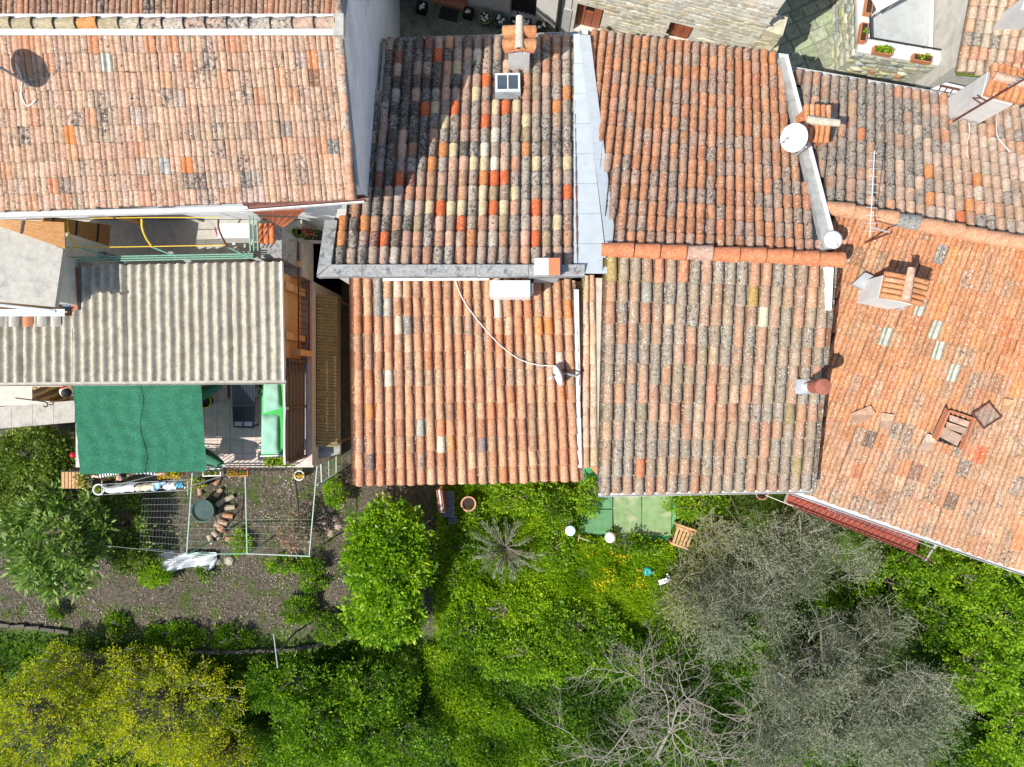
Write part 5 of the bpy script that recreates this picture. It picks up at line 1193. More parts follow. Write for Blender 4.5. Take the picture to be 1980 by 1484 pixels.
for i in range(4): MB().tube([gc[i], gc[(i+1)%4]], .018, 6).build('frame', M['pipe_pale'], gtp)
MB().tube([gc[0].lerp(gc[1],.5), gc[3].lerp(gc[2],.5)], .012, 6).build('frame', M['pipe_pale'], gtp)
g2 = MB()
for k in range(1,14): g2.tube([gc[0].lerp(gc[1],k/14), gc[3].lerp(gc[2],k/14)], .005, 3, False)
for k in range(1,8): g2.tube([gc[0].lerp(gc[3],k/8), gc[1].lerp(gc[2],k/8)], .005, 3, False)
g2.build('mesh', M['wire'], gtp, kind='stuff')
MB().tube([gc[3], Vector((gc[3].x,gc[3].y,.8))], .022, 6).build('post', M['pipe_pale'], gtp)
# green tub with water and ring of roof tiles
tc = G(392,988,.4); tc.z -= .4
tub = thing('water_tub', 'round dark green tub of water ringed by old roof tiles', 'tub', tc)
MB().lathe(tc, [(0,0),(.25,0),(.29,.4),(.31,.41),(.31,.43),(.275,.42),(.25,.3),(0,.3)], 26).build('tub', plain('tub_green', (.03,.08,.06), .5, .1, 8, .5), tub, True)
MB().lathe(tc, [(0,.36),(.27,.36)], 26).build('water', plain('still_water', (.05,.09,.08), .08, .2, 4, .6, bump=.02), tub)
tmesh = coppo_mesh('roof_tile', .2, .3, tile_mat('old_loose_tile', 'obj', dk=.4, gk=.6, wk=.4), .95)
for px, py, a in ((416,938,-28),(417,960,-38),(435,967,-66),(420,977,-52),(436,982,-86),(432,996,-100),(423,1006,-116),(416,1012,-125),(422,1020,-128),(412,1028,-140),(388,958,10),(437,1042,-92),(452,1043,-90),(404,1035,-160)):
    q = G(px, py, .05); o = bpy.data.objects.new('roof_tile', tmesh); COL.objects.link(o)
    o.location = q-Z*.03; o.rotation_euler = (U(-.05,.05), U(-.1,.1), math.radians(a)); o.scale = (.8,.72,.8)
    o.color = random.choice([(.5,.36,.25,.4),(.55,.3,.18,.2),(.48,.42,.32,.6),(.5,.27,.19,.3)])
    tag(o, 'old barrel roof tile lying on the soil around the green tub', 'roof tile', 'loose roof tiles around the tub')
PW2 = round_pot(578,920,1.,.13,.2,M['white_paint'],'round white pot with straggly yellow plant near the gate',None)
PW1 = round_pot(190,947,2.6,.13,.25,M['white_paint'],'white-rimmed pot with small green plant beside the laundry',None,rim=M['white_paint'])
round_pot(124,955,1.5,.16,.4,plain('grey_green_plastic', (.2,.27,.26), .5),'grey-green bucket beside the slatted wooden box',None,'bucket',nm='bucket')
ball = MB().lathe(G(141,880,1.6), [(.07*math.cos(a), .07*math.sin(a)) for a in [math.radians(-90+20*k) for k in range(10)]], 14)
centred(ball.build('toy_ball', plain('red_rubber', (.6,.02,.04), .4), None, True, label='small red ball caught in the shrubs left of the net', cat='ball'))
# white crumpled sheet, boulders
def ws(a, b):
    e = math.sin(math.pi*a)**.5; w_ = .9+.25*math.sin(a*9)
    x = 302+120*a; y = 1070+(b-.12)*42*w_*(.35+.65*e)
    q = G(x, y); return q+Z*(.1+.22*math.sin(a*13+b*5)*math.sin(b*9+a*4)*e+.16*e*math.sin(math.pi*b))
centred(MB().sheet(ws, 34, 14).build('plastic_sheet', M['cloth_white'], None, False, label='crumpled white plastic sheet on the soil below the pen', cat='sheet'))
def boulder(px, py, r, label, col=(.45,.42,.34)):
    q = G(px, py); m = MB(); n = 10; pr_ = [(0,-.3),(.7,-.25),(1,.1),(.8,.5),(.4,.72),(0,.78)]
    m.lathe(q, [(a*r, b*r) for a, b in pr_], n); m.v = [q+(v-q)*(1+.18*math.sin(v.x*23+v.y*17+v.z*31)) for v in m.v]
    o = m.build('boulder', M['stone'], None, False, label=label, cat='stone'); o.color = (*col, 1); return centred(o)
boulder(444,1084,.13,'rounded pale boulder beside the white plastic sheet'); boulder(424,1086,.1,'small dark stone between the plastic sheet and the boulder', (.3,.28,.24))
boulder(62,1136,.05,'small white stone on the bare soil below the loquat tree', (.8,.8,.78))
for px, py in ((630,1010),(640,985),(648,1003),(655,1016),(640,1030),(660,975)):
    o = boulder(px, py, U(.08,.13), 'pinkish fieldstone lying between the pen and the laurel bush', (.36,.28,.25)); o['group'] = 'fieldstones beside the pen'
# retaining edge with leaning fence post
ed = thing('garden_edging', 'low curved stone edging along the bottom of the bare plot', 'edging', G(300,1262))
prev = None
for k in range(26):
    px = -50+k*29; py = ledge_y(px)-4
    if 150 < px < 330 or px > 690: continue
    q = G(px, py-6); o = MB().box(q+Vector((0,0,.0)), (.38,.09,.2), math.radians(U(-8,8)-(ledge_y(px+20)-ledge_y(px-20))*1.2)).build('edging_stone', M['stone'], ed); o.color = (.13,.12,.1,1)
fpst = thing('fence_post', 'leaning grey fence post with a pale bracket at the plot edge', 'post', G(570,1224))
q = G(570,1224); MB().tube([q-Z*.05, q+Z*1.35], .03, 6).build('post', M['bark'], fpst); MB().tube([P(529,1226,2.2), P(537,1292,2.2)], .016, 6).build('bracket', M['gutter_grey'], fpst)
MB().tube([q+Z*1.3, P(533,1255,2.2)], .014, 6).build('tie', M['gutter_grey'], fpst)
# behind the salmon house
def deck_chair():
    t = thing('garden_bench', 'dark blue-grey slatted bench in the shade below the salmon tiles', 'bench', G(867,985))
    for k in range(11): q = G(866,952+k*4.6,.42); MB().box(q, (.36,.052,.03), -.02).build('slat', M['bench_blue'], t)
    for k in range(3): q = G(876,1000+k*6,.3); MB().box(q, (.24,.07,.03), -.02).build('slat', M['bench_blue'], t)
    for px, py in ((856,958),(878,958),(857,996),(879,998)): q = G(px,py,.41); MB().tube([q, q-Z*.45], .022, 5).build('leg', M['iron'], t)
M['bench_blue'] = plain('bench_blue_grey', (.09,.11,.15), .7, .15, 12)
deck_chair()
rp = thing('leaning_boards', 'red-edged boards leaning beside the dark blue bench', 'boards', G(848,972))
for k in range(3): MB().slab([G(843+4*k,948,.9-.02*k),G(846+4*k,948,.9-.02*k),G(852+4*k,992,.9-.02*k),G(848+4*k,992,.9-.02*k)], .8).build('board', M['wood_red'] if k != 1 else M['cloth_white'], rp)
def big_pot(px, py, r, h, label):
    z = G(px, py).z; return round_pot(px, py, z, r, h, M['terracotta'], label, None, rim=plain('pot_rim', (.62,.36,.26), .85))
big_pot(906,975,.19,.42,'large empty terracotta pot beside the dark blue bench')
big_pot(848,1100,.12,.2,'small terracotta pot half hidden in the shade right of the laurel bush')
big_pot(1780,1063,.19,.34,'terracotta pot of earth below the eave clothesline')
big_pot(1474,955,.16,.3,'terracotta pot tucked under the gutter end')
# green paved patio
pt = MB().prism([G(1118,900,.04),G(1300,935,.04),G(1308,1000,.04),G(1290,1046,.04),G(1215,1040,.04),G(1120,1030,.04)], .5).build('patio', plain('green_paint', (.06,.3,.12), .7, .2, 3, stain=(.33,.42,.2), st=.75), kind='structure')
for k, (xa, xb, ya, yb) in enumerate(((1122,1184,930,984),(1122,1184,986,1032),(1187,1240,930,1040),(1242,1300,930,1036))):
    o = MB().slab([G(xa,ya,.07),G(xb,ya,.07),G(xb-(3 if k == 3 else 0),yb,.07),G(xa,yb,.07)], .025).build('patio_panel', plain('green_paint_%d' % k, (.11,.26,.12) if k < 2 else (.2,.31,.14), .8, .18, 5, stain=(.4,.43,.27), st=.45 if k < 2 else .9), pt)
def stool(px, py, r, h, label, mat, dome=False):
    q = Gp(px, py, h); t = thing('garden_stool', label, 'stool', q)
    MB().lathe(q, [(0,h-.03),(r,h-.03),(r*1.02,h-.01),(r*.96,h+.005),(r*.5,h+(.05 if dome else .008)),(.012,h+(.06 if dome else .008)),(0,h+.0)], 24).build('top', mat, t, True)
    for k in range(3):
        a = k*2.1+.3; MB().tube([q+Vector((math.cos(a)*r*.7,math.sin(a)*r*.7,h-.03)), q+Vector((math.cos(a)*r,math.sin(a)*r,-.03))], .015, 5).build('leg', M['white_paint'], t)
stool(1103,1027,.135,.5,'round pale blue stool beside the green patio', plain('pale_aqua', (.55,.78,.82), .5))
stool(1180,1040,.14,.35,'round white domed stool with dark centre hole at the patio edge', M['white_paint'], True)
rk = thing('garden_rake', 'pale wooden rake lying beside the blue stool', 'rake', G(1122,1040))
MB().tube([G(1121,1034,.3),G(1118,1046,.3)], .018, 5).build('head', M['wood_pallet'], rk); MB().tube([G(1121,1040,.3),G(1148,1050,.1)], .012, 5).build('handle', M['cable'], rk)
pl = thing('wooden_pallet', 'small weathered wooden pallet propped at the patio edge', 'pallet', G(1320,1042))
pc_ = [G(1311,1014,.5),G(1346,1026,.5),G(1330,1064,.35),G(1298,1053,.35)]
def pe_(a, b, dz=0): return pc_[0].lerp(pc_[1], a).lerp(pc_[3].lerp(pc_[2], a), b)+Z*dz
for k in range(5): MB().slab([pe_(k/5+.02,0),pe_((k+1)/5-.05,0),pe_((k+1)/5-.05,1),pe_(k/5+.02,1)], .02).build('board', M['wood_pallet'], pl)
for b0 in (-.02,.1,.9): MB().slab([pe_(-.04,b0,.02),pe_(1.04,b0,.02),pe_(1.04,b0+.1,.02),pe_(-.04,b0+.1,.02)], .018).build('cross_board', M['wood_pallet'], pl)
for a_, b_ in ((.05,.05),(.95,.05),(.05,.95),(.95,.95)): q = pe_(a_, b_, -.02); MB().obox(q-Vector((.03,.03,q.z-.8)), (.06,0,0), (0,.06,0), (0,0,q.z-.8)).build('block', M['wood_pallet'], pl)
wcn = thing('watering_can', 'turquoise plastic watering can in the flowering grass', 'watering can', G(1250,1102))
q = G(1250,1102,.0); MB().lathe(q, [(0,0),(.11,0),(.12,.2),(.07,.25),(.06,.25),(0,.2)], 14).build('body', plain('turquoise_plastic', (.04,.36,.36), .45), wcn, True)
MB().tube([q+Vector((-.1,0,.08)), q+Vector((-.3,.06,.28))], [.03,.018], 7).build('spout', M['yellow'], wcn)
MB().tube(crv([q+Vector((.05,0,.24)), q+Vector((.12,0,.34)), q+Vector((.19,0,.24)), q+Vector((.12,0,.08))]), .014, 6).build('handle', M['green_metal'], wcn)
pch = thing('plastic_chair', 'overturned white plastic chair among the olive shrubs', 'chair', G(1284,1124))
q = G(1284,1124,.25)
MB().box(q, (.3,.13,.03), .3).build('seat', M['white_paint'], pch); MB().box(q+Vector((.12,.12,.03)), (.05,.2,.03), .6).build('backrest', M['white_paint'], pch)
for k in range(4): MB().tube([q+Vector((-.1+.08*k,.02*k,0)), q+Vector((-.05+.11*k,.1+.05*(k%2),.16))], .013, 5).build('leg', M['white_paint'], pch)
# tiled balcony canopy and clothesline under E's gutter
bc_ = thing('tiled_balcony', 'narrow balcony floor of red tiles with dark railing below the askew gutter', 'balcony', P(1660,1000,3))
b0, b1, w0 = P(1528,946,3.55), P(1778,1043,3.55), Vector((-.12,-.34,0))
MB().slab([b0-w0*1.6, b1-w0*1.6, b1+w0, b0+w0], .12).build('slab', M['concrete_pale'], bc_)
for k in range(22):
    for j in range(2):
        a, b_ = b0.lerp(b1, k/22+.002), b0.lerp(b1, (k+1)/22-.002); s_ = w0*(.96-j*.75)
        MB().slab([a+s_+Z*.014, b_+s_+Z*.014, b_+s_-w0*.72+Z*.014, a+s_-w0*.72+Z*.014], .012).build('floor_tile', M['red_tile'], bc_)
for z_ in (.75,.1): MB().tube([b0+w0*.97+Z*z_, b1+w0*.97+Z*z_], .016, 6).build('rail', M['rust'], bc_)
for k in range(24): q = b0.lerp(b1, (k+.5)/24)+w0*.97; MB().tube([q+Z*.02, q+Z*.75], .008, 4).build('baluster', M['iron'], bc_)
cl = thing('clothesline', 'thin clothesline on a metal arm below the askew roof', 'clothesline', P(1798,1075,3.2))
MB().tube([P(1815,1044,3.9),P(1790,1084,3.9)], .022, 6).build('arm', M['gutter_grey'], cl)
MB().tube([P(1480,958,3.9),P(1788,1080,3.9)], .008, 5).build('line', M['cable'], cl)
MB().tube([P(1600,985,3.9),P(1808,1060,3.9)], .01, 5).build('line', M['gutter_grey'], cl)
q = P(1806,1062,3.9); MB().tube([q, q+Vector((.35,.75,.1))], .02, 5).build('bracket', M['gutter_grey'], cl)
lamp = MB().box(P(1952,1098,4.7), (.1,.12,.1), .3); lamp.box(P(1952,1096,4.8), (.06,.2,.03), .3)
centred(lamp.build('wall_lamp', M['white_paint'], None, label='small white lamp housing under the askew gutter', cat='lamp'))

# ================================================================ VEGETATION
def leafmesh(name, C, A, L, wr, R, mat, parent=None, fold=.25, **kw):
    """each leaf a folded four-point blade"""
    C = np.asarray(C, float); n = len(C); A = np.asarray(A, float); A /= np.linalg.norm(A, axis=1, keepdims=True)+1e-9
    rv = rng.normal(size=(n, 3)); rv[:, 2] *= .35
    S = np.cross(A, np.cross(A, np.array([0,0,1.])+rv*.9)); S = np.cross(A, S); S /= np.linalg.norm(S, axis=1, keepdims=True)+1e-9
    N = np.cross(S, A); L = (np.asarray(L)*np.ones(n))[:, None]; W = L*wr*.5
    V = np.empty((n, 4, 3)); V[:, 0] = C; V[:, 1] = C+A*L*.45+S*W-N*W*fold; V[:, 2] = C+A*L; V[:, 3] = C+A*L*.45-S*W-N*W*fold
    off = np.array(ORG.get(parent.name, Vector())) if parent else np.zeros(3)
    me = bpy.data.meshes.new(name); me.vertices.add(n*4); me.vertices.foreach_set('co', (V-off).reshape(-1).astype('f'))
    me.loops.add(n*4); me.loops.foreach_set('vertex_index', np.arange(n*4, dtype='i')); me.polygons.add(n)
    me.polygons.foreach_set('loop_start', np.arange(0, n*4, 4, dtype='i')); me.update(calc_edges=True)
    at = me.attributes.new('rnd', 'FLOAT', 'POINT'); at.data.foreach_set('value', np.repeat(np.clip(R, 0, 1), 4).astype('f'))
    me.materials.append(mat); return link(name, me, parent, **kw)
def clumps(c, rad, nc, per, cr, up=.35, lo=-.35, shell=(.55, 1.)):
    """leaf positions and axes for a crown made of leafy clumps"""
    d = rng.normal(size=(nc*3, 3)); d /= np.linalg.norm(d, axis=1, keepdims=True); d = d[d[:, 2] > lo][:nc]; k = len(d)
    cc = np.array(c)+d*np.array(rad)*rng.uniform(*shell, (k, 1)); tone = rng.uniform(0, 1, k)
    e = rng.normal(size=(k, per, 3)); e /= np.linalg.norm(e, axis=2, keepdims=True); e[..., 2] = np.abs(e[..., 2])*.9-.25
    rr = cr*rng.uniform(.7, 1.3, (k, 1, 1))*rng.uniform(.35, 1., (k, per, 1))
    pts = (cc[:, None, :]+e*rr).reshape(-1, 3)
    ax = (e+rng.normal(size=e.shape)*.55+d[:, None, :]*.45+np.array([0,0,up])).reshape(-1, 3)
    R = (.5*tone[:, None]+.5*rng.uniform(0, 1, (k, per))).reshape(-1)
    return pts, ax, R, cc
def limbs(m, base, tips, r0, bend=.2):
    base = Vector(base)
    for t_ in tips:
        t_ = Vector(t_); mid = base.lerp(t_, .5)+Vector((U(-bend,bend),U(-bend,bend),U(0,bend)))
        m.tube([base, base.lerp(mid,.6)+Vector((U(-.03,.03),U(-.03,.03),0)), mid, t_], [r0,r0*.75,r0*.5,r0*.15], 5)
LM = {
 'laurel': leaf_mat('laurel_leaf', (.055,.15,.006), (.19,.38,.012), (.48,.62,.03), .3, .4),
 'loquat': leaf_mat('loquat_leaf', (.06,.13,.02), (.18,.3,.055), (.45,.57,.18), .25, .45),
 'hedge': leaf_mat('hedge_leaf', (.05,.1,.012), (.16,.25,.03), (.38,.48,.11), .3),
 'mimosa': leaf_mat('mimosa_leaf', (.15,.24,.006), (.4,.48,.01), (.82,.68,.01), .35, .7),
 'shrub': leaf_mat('shrub_leaf', (.025,.08,.005), (.13,.28,.01), (.4,.57,.022), .35),
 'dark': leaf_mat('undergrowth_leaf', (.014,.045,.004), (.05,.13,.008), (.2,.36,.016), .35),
 'lime': leaf_mat('lime_leaf', (.08,.19,.006), (.23,.41,.016), (.47,.62,.03), .4),
 'grass': leaf_mat('grass_blade', (.1,.21,.005), (.28,.47,.01), (.5,.63,.03), .4, .6),
 'olive': leaf_mat('olive_leaf', (.065,.085,.042), (.155,.187,.105), (.34,.38,.24), .25, .6),
 'olive2': leaf_mat('olive_scrub_leaf', (.1,.12,.035), (.23,.26,.085), (.42,.43,.2), .25, .6),
 'cordyline': leaf_mat('feathery_leaf', (.1,.13,.06), (.2,.24,.12), (.38,.42,.28), .2, .6),
 'red': leaf_mat('photinia_leaf', (.08,.1,.03), (.34,.32,.22), (.42,.12,.08), .25),
 'yellow': leaf_mat('yellow_petal', (.6,.35,.01), (.75,.5,.01), (.8,.62,.03), .3),
 'orange': leaf_mat('orange_petal', (.7,.2,.01), (.8,.42,.01), (.75,.08,.2), .3),
 'litter': leaf_mat('leaf_litter', (.09,.055,.035), (.26,.2,.14), (.55,.5,.4), .05, .9),
}
def bush(name, label, cat, px, py, rx, ry, ztop, lm, nc, per, cr, L, wr, group=None, trunk=True, lo=-.35, shell=(.55,1.), up=.35, flat=.7, barkm='bark', parts=None):
    g = G(px, py); zc = g.z+(ztop-g.z)*.55; c = P(px, py, zc); s_ = (H-zc)/F; rad = (rx*s_, ry*s_, (ztop-zc)*1.02)
    base = Vector((c.x, c.y, ground_z(c.x, c.y)))
    t = thing(name, label, cat, base, group); pts, ax, R, cc = clumps(c, rad, nc, per, cr, up, lo, shell)
    keep = pts[:, 2] > g.z+.02; n = keep.sum()
    leafmesh('crown', pts[keep], ax[keep], L*rng.uniform(.6, 1.25, n), wr, R[keep], LM[lm], t)
    m = MB(); m.tube([base-Z*.1, base+Z*(zc-base.z)*.5, Vector(c)], [.09*min(1.5,max(rad[0],.3)),.07*min(1.5,max(rad[0],.3)),.03], 6)
    limbs(m, base+Z*(zc-base.z)*.45, [cc[i] for i in rng.choice(len(cc), min(14, len(cc)), False)], .045*min(1.5,max(rad[0],.3)))
    m.build('trunk', M[barkm], t, True); return t, pts, cc
bush('laurel_bush', 'dense bright green laurel bush below the corner of the salmon roof', 'bush', 752, 1075, 84, 112, 2.9, 'laurel', 330, 38, .2, .13, .46, lo=-.1)
bush('laurel_bush', 'lower bright green laurel bush joined to the dense one at its foot', 'bush', 745, 1185, 76, 58, 2.4, 'laurel', 150, 38, .19, .13, .46, lo=-.1)
bush('loquat_tree', 'loquat tree with large pointed leaves left of the wire pen', 'tree', 118, 1040, 100, 105, 3.0, 'loquat', 150, 30, .22, .22, .3, lo=-.15)
bush('evergreen_shrub', 'dark shrub between the loquat tree and the laundry', 'shrub', 235, 1010, 62, 62, 1.9, 'hedge', 90, 40, .17, .12, .42)
bush('evergreen_shrub', 'shrub with red tips below the loquat tree by the plastic sheet', 'shrub', 262, 1070, 45, 32, 1.6, 'hedge', 60, 36, .15, .11, .42)
bush('hedge', 'loose mid-green hedge under the stone ledge left of the net', 'hedge', 70, 880, 82, 50, 2.6, 'hedge', 190, 40, .2, .1, .5)
bush('hedge', 'dark lower hedge between the stone ledge hedge and the loquat tree', 'hedge', 45, 960, 90, 60, 2.2, 'hedge', 170, 40, .2, .1, .5)
for px, py, rx, ry, zt, lbl in ((302,1105,32,30,1.35,'low green cushion plant beside the white plastic sheet'),(582,1180,42,26,1.3,'low green herb patch on the bare plot'),(605,1130,28,12,1.2,'thin green herb row above the herb patch'),(640,1215,32,28,1.25,'low green herb clump near the fence post'),(108,1182,14,14,1.1,'tiny green seedling on the soil below the loquat tree'),(398,1108,16,12,1.2,'small weed at the right end of the plastic sheet'),(545,1092,26,16,1.3,'grassy weed tuft under the pen rail'),(600,1098,26,20,1.35,'long-leaved weed clump at the pen corner'),(465,1050,18,24,1.2,'bright grass tuft inside the pen'),(590,1095,12,10,1.2,'red-tinged weed at the pen corner post'),(648,950,20,34,1.6,'grassy clump outside the pen gate'),(340,1230,60,28,1.05,'dark green undergrowth at the foot of the yellow mimosa'),(230,1205,24,22,1.0,'small dark bush on the lower edge of the bare soil'),(450,1232,40,24,1.0,'leafy undergrowth beside the fence post')):
    bush('garden_plant', lbl, 'plant', px, py, rx, ry, zt, 'lime' if ('grass' in lbl or 'cushion' in lbl) else 'shrub', max(6, int(rx*ry/14)), 26, .1, .08, .45)
bush('photinia_shrub', 'loose shrub with pale and red leaves inside the pen', 'shrub', 570, 1030, 32, 52, 2.0, 'red', 60, 26, .12, .08, .45)
# mimosa thicket
def mimosa(px, py, rx, ry, zt, nc, label):
    t, pts, cc = bush('mimosa_tree', label, 'tree', px, py, rx, ry, zt, 'mimosa', int(nc*1.7), 40, .17, .075, .42, group=None, lo=-.25, shell=(.5,1.05), up=.2)
    m = MB(); b = Vector(t.location)
    for i in rng.choice(len(cc), min(170, len(cc)), False):
        p1 = Vector(cc[i]); d = (p1-b).normalized(); m.tube([b.lerp(p1,.35)+Z*.25, b.lerp(p1,.75)+Vector((U(-.1,.1),U(-.1,.1),.22)), p1+d*U(.1,.3)+Z*.06], [.018,.012,.005], 4)
    m.build('branches', M['bark_twig'], t, kind='stuff')
mimosa(90,1400,150,130,3.2,230,'large yellow-flowering mimosa tree at the foot of the plot, densest yellow')
mimosa(320,1370,150,110,3.0,210,'yellow-green mimosa tree with bare twigs showing, next to dark shrubs')
mimosa(200,1290,150,55,2.2,110,'low mimosa growth along the stone edging')
mimosa(430,1450,90,60,2.4,80,'small sparse mimosa beside the dark thicket')
# shrubs of the lower garden
SH = [(560,1320,90,60,2.0,'shrub','dark leafy shrub below the leaning fence post'),(620,1400,95,80,2.3,'shrub','dark green thicket shrub right of the mimosa'),(560,1460,80,50,2.0,'shrub','dark low shrub at the foot of the mimosa'),(730,1330,90,60,2.0,'shrub','mid-green shrub at the foot of the laurel bush'),(760,1430,100,70,2.2,'shrub','dark round shrub left of the bright grass bank'),(700,1470,70,40,2.3,'lime','bright shrub among the dark thicket'),
 (980,1170,110,40,1.2,'grass','spreading bright green shrub below the feathery plant'),(905,1215,60,40,1.4,'shrub','dark shrub right of the lower laurel bush'),(1120,1210,90,50,1.5,'shrub','green shrub left of the olive scrub'),(1030,1270,110,55,1.5,'lime','dark weedy shrub above the dead tree'),(1180,1260,90,50,1.5,'shrub','green shrub at the top of the dead tree branches'),
 (1005,960,62,34,1.6,'lime','bright leafy clump below the middle of the salmon eave'),(1070,975,40,44,1.5,'shrub','darker weedy clump left of the green patio'),(1100,1010,24,34,1.3,'shrub','weeds growing over the green patio edge'),(1140,960,26,46,1.4,'lime','weeds sprouting on the green patio'),(930,1010,40,40,1.3,'shrub','shaded plant beside the large terracotta pot'),(900,1050,50,44,1.2,'shrub','shaded plant left of the feathery plant'),(1075,1060,30,48,1.4,'lime','bright plant between the feathery plant and blue stool'),(880,1120,44,40,1.1,'shrub','dark plant in the shade right of the laurel bush'),
 (1350,975,60,36,1.4,'lime','green weeds right of the patio under the gutter'),(1210,1050,40,18,1.3,'shrub','weeds below the domed stool'),(1250,1055,30,14,1.3,'shrub','weeds along the lower patio edge'),
 (1790,1085,80,44,2.3,'shrub','dark green shrub below the clothesline pot'),(1880,1120,90,50,2.6,'lime','bright shrub under the askew gutter'),(1930,1200,80,70,3.0,'lime','tall bright green shrub at the right of the grey olive'),(1900,1300,80,70,3.0,'lime','bright green tree crown right of the grey olive'),(1960,1400,70,90,3.2,'lime','bright green tree crown in the lower right garden'),(1830,1200,60,60,2.0,'shrub','dark shrub between the olive and bright trees'),(1730,1130,60,60,1.9,'shrub','dark shrub behind the grey olive crown'),(1950,1480,80,50,3.0,'lime','bright crown at the bottom of the bright trees'),(1640,1180,60,50,1.6,'shrub','deep green shrub in the gap of the grey olive')]
for px, py, rx, ry, zt, lm, lbl in SH:
    a_ = rx*ry; bush('garden_shrub', lbl, 'shrub', px, py, rx, ry, zt, lm, max(16, int(a_/42)), 36, .17, .095, .48, lo=-.3)
# olive trees: fine grey foliage on twigs
def olive(px, py, rx, ry, zt, nc, label, lm='olive', per=56, L=.06):
    g = G(px, py); zc = g.z+(zt-g.z)*.6; c = P(px, py, zc); s_ = (H-zc)/F; rad = (rx*s_, ry*s_, (zt-zc))
    nc = int(nc*1.25); base = Vector((c.x, c.y, g.z)); t = thing('olive_tree', label, 'tree', base)
    d = rng.normal(size=(nc*3, 3)); d /= np.linalg.norm(d, axis=1, keepdims=True); d = d[d[:, 2] > -.3][:nc]; k = len(d)
    ns = max(6, k//30); sub = np.array(c)+d[:ns]*np.array(rad)*rng.uniform(.35, .95, (ns, 1)); sub[:, 2] += rng.uniform(-.35, .3, ns); hi = rng.integers(0, ns, k); hub = sub[hi]; htone = rng.uniform(0, .6, ns)
    tips = hub+rng.normal(size=(k, 3))*np.array([.24, .24, .1]); m = MB(); P_ = []; A_ = []; R_l = []
    for i in range(k):
        tip = tips[i]; b0 = tip+rng.normal(size=3)*np.array([.16,.16,.1])-(tip-np.array(c))*.08-np.array([0,0,.16]); dv = tip-b0
        for q in range(4):
            e = tip+rng.normal(size=3)*np.array([.24,.24,.13]); e[2] = max(e[2], g.z+.1)
            if q < 2: m.tube([Vector(b0), Vector((b0+e)/2+rng.normal(size=3)*.04), Vector(e)], [.006,.0045,.003], 3, False)
            f = rng.uniform(.25, 1.05, per//4); base_ = b0+(e-b0)*f[:, None]+rng.normal(size=(per//4, 3))*.035
            P_.append(base_); A_.append((e-b0)/np.linalg.norm(e-b0)*.8+rng.normal(size=(per//4, 3))*.6+np.array([0,0,.15])); R_l.append(np.clip(htone[hi[i]]+rng.uniform(0,.45,per//4),0,1))
    leafmesh('crown', np.vstack(P_), np.vstack(A_), L*rng.uniform(.6,1.3,sum(len(x) for x in P_)), .34, np.concatenate(R_l), LM[lm], t)
    m.build('twigs', M['bark_twig'], t, kind='stuff')
    tr = MB(); tr.tube([base-Z*.1, base+Vector((.05,.03,.5)), Vector(c)-Z*.2], [.16,.12,.07], 7)
    limbs(tr, Vector(c)-Z*.35, [tips[i]-np.array([0,0,.3]) for i in rng.choice(k, min(14, k), False)], .04, .4); tr.build('trunk', M['bark'], t, True)
olive(1520,1075,185,88,3.2,360,'grey olive tree closest to the tiled balcony')
olive(1440,1190,105,100,3.0,240,'grey-green olive crown beside the olive scrub')
olive(1600,1290,150,95,3.4,330,'broad grey olive tree in the middle of the lower right garden')
olive(1740,1370,150,120,3.2,360,'wispy grey olive tree next to the bright green trees')
olive(1560,1420,160,80,3.0,300,'grey olive tree behind the bare dead tree')
olive(1700,1200,50,52,2.6,60,'small twiggy grey olive crown in the dark gap')
olive(1325,1140,62,92,1.9,170,'brownish olive scrub beside the watering can','olive2',48,.07)
olive(1390,1050,40,60,2.2,60,'grey scrub beside the wooden pallet','olive2',40,.065)
# dead tree
dt = thing('dead_tree', 'bare pale dead tree with tangled leafless branches', 'tree', G(1290,1490)); dm = MB(); nseg = 0
def grow(p, d, L, r, lv):
    global nseg
    if lv == 0 or r < .0035: return
    n = 4; pts = [p]; q = p.copy(); dd = d.copy()
    for k in range(n):
        dd = (dd+Vector((U(-.3,.3),U(-.3,.3),U(-.16,.12)))).normalized(); q = q+dd*L/n; q.z = max(.7, min(q.z, 2.3)); pts.append(q.copy())
    dm.tube(pts, [r*(1-.55*k/n) for k in range(n+1)], 5 if r > .02 else 4, False); nseg += 1
    for k in range(random.choice((2,3,3))):
        i = random.choice((2,3,4)); a = Vector((U(-1,1),U(-1,1),U(-.3,.5)))
        grow(pts[i], (dd*.75+a*.75).normalized(), L*U(.55,.82), r*.55, lv-1)
    grow(pts[-1], dd, L*.7, r*.5, lv-1)
b = Vector(dt.location); c0 = G(1296,1412,.95); dm.tube([b-Z*.2, G(1270,1462,.7), c0], [.06,.05,.04], 7, False); spines = []
for ex, ey in ((1085,1400),(1140,1290),(1240,1260),(1352,1262),(1470,1310),(1565,1400),(1520,1475),(1170,1478),(1400,1470)):
    e = G(ex, ey, U(.7,1.1)); d = e-c0; n_ = d.cross(Z).normalized(); k1, k2 = U(-.3,.3), U(-.3,.3)
    sp_ = crv([c0, c0.lerp(e,.3)+n_*k1*d.length+Z*U(0,.2), c0.lerp(e,.65)+n_*k2*d.length+Z*U(0,.25), e], 7); sp_ = [q+Vector((U(-.045,.045),U(-.045,.045),U(-.03,.03))) for q in sp_]; spines.append(sp_)
    dm.tube(sp_, [.026*(1-.75*k/len(sp_)) for k in range(len(sp_))], 6, False)
for sp_ in spines:
    for i in range(2, len(sp_)):
        t_ = (sp_[min(i+1, len(sp_)-1)]-sp_[i-1]).normalized(); sd_ = t_.cross(Z).normalized()*random.choice((-1, 1))
        grow(sp_[i], (t_*U(.1,.9)+sd_*U(.4,1.1)+Z*U(-.05,.3)).normalized(), U(.35,.75), U(.008,.016), 5)
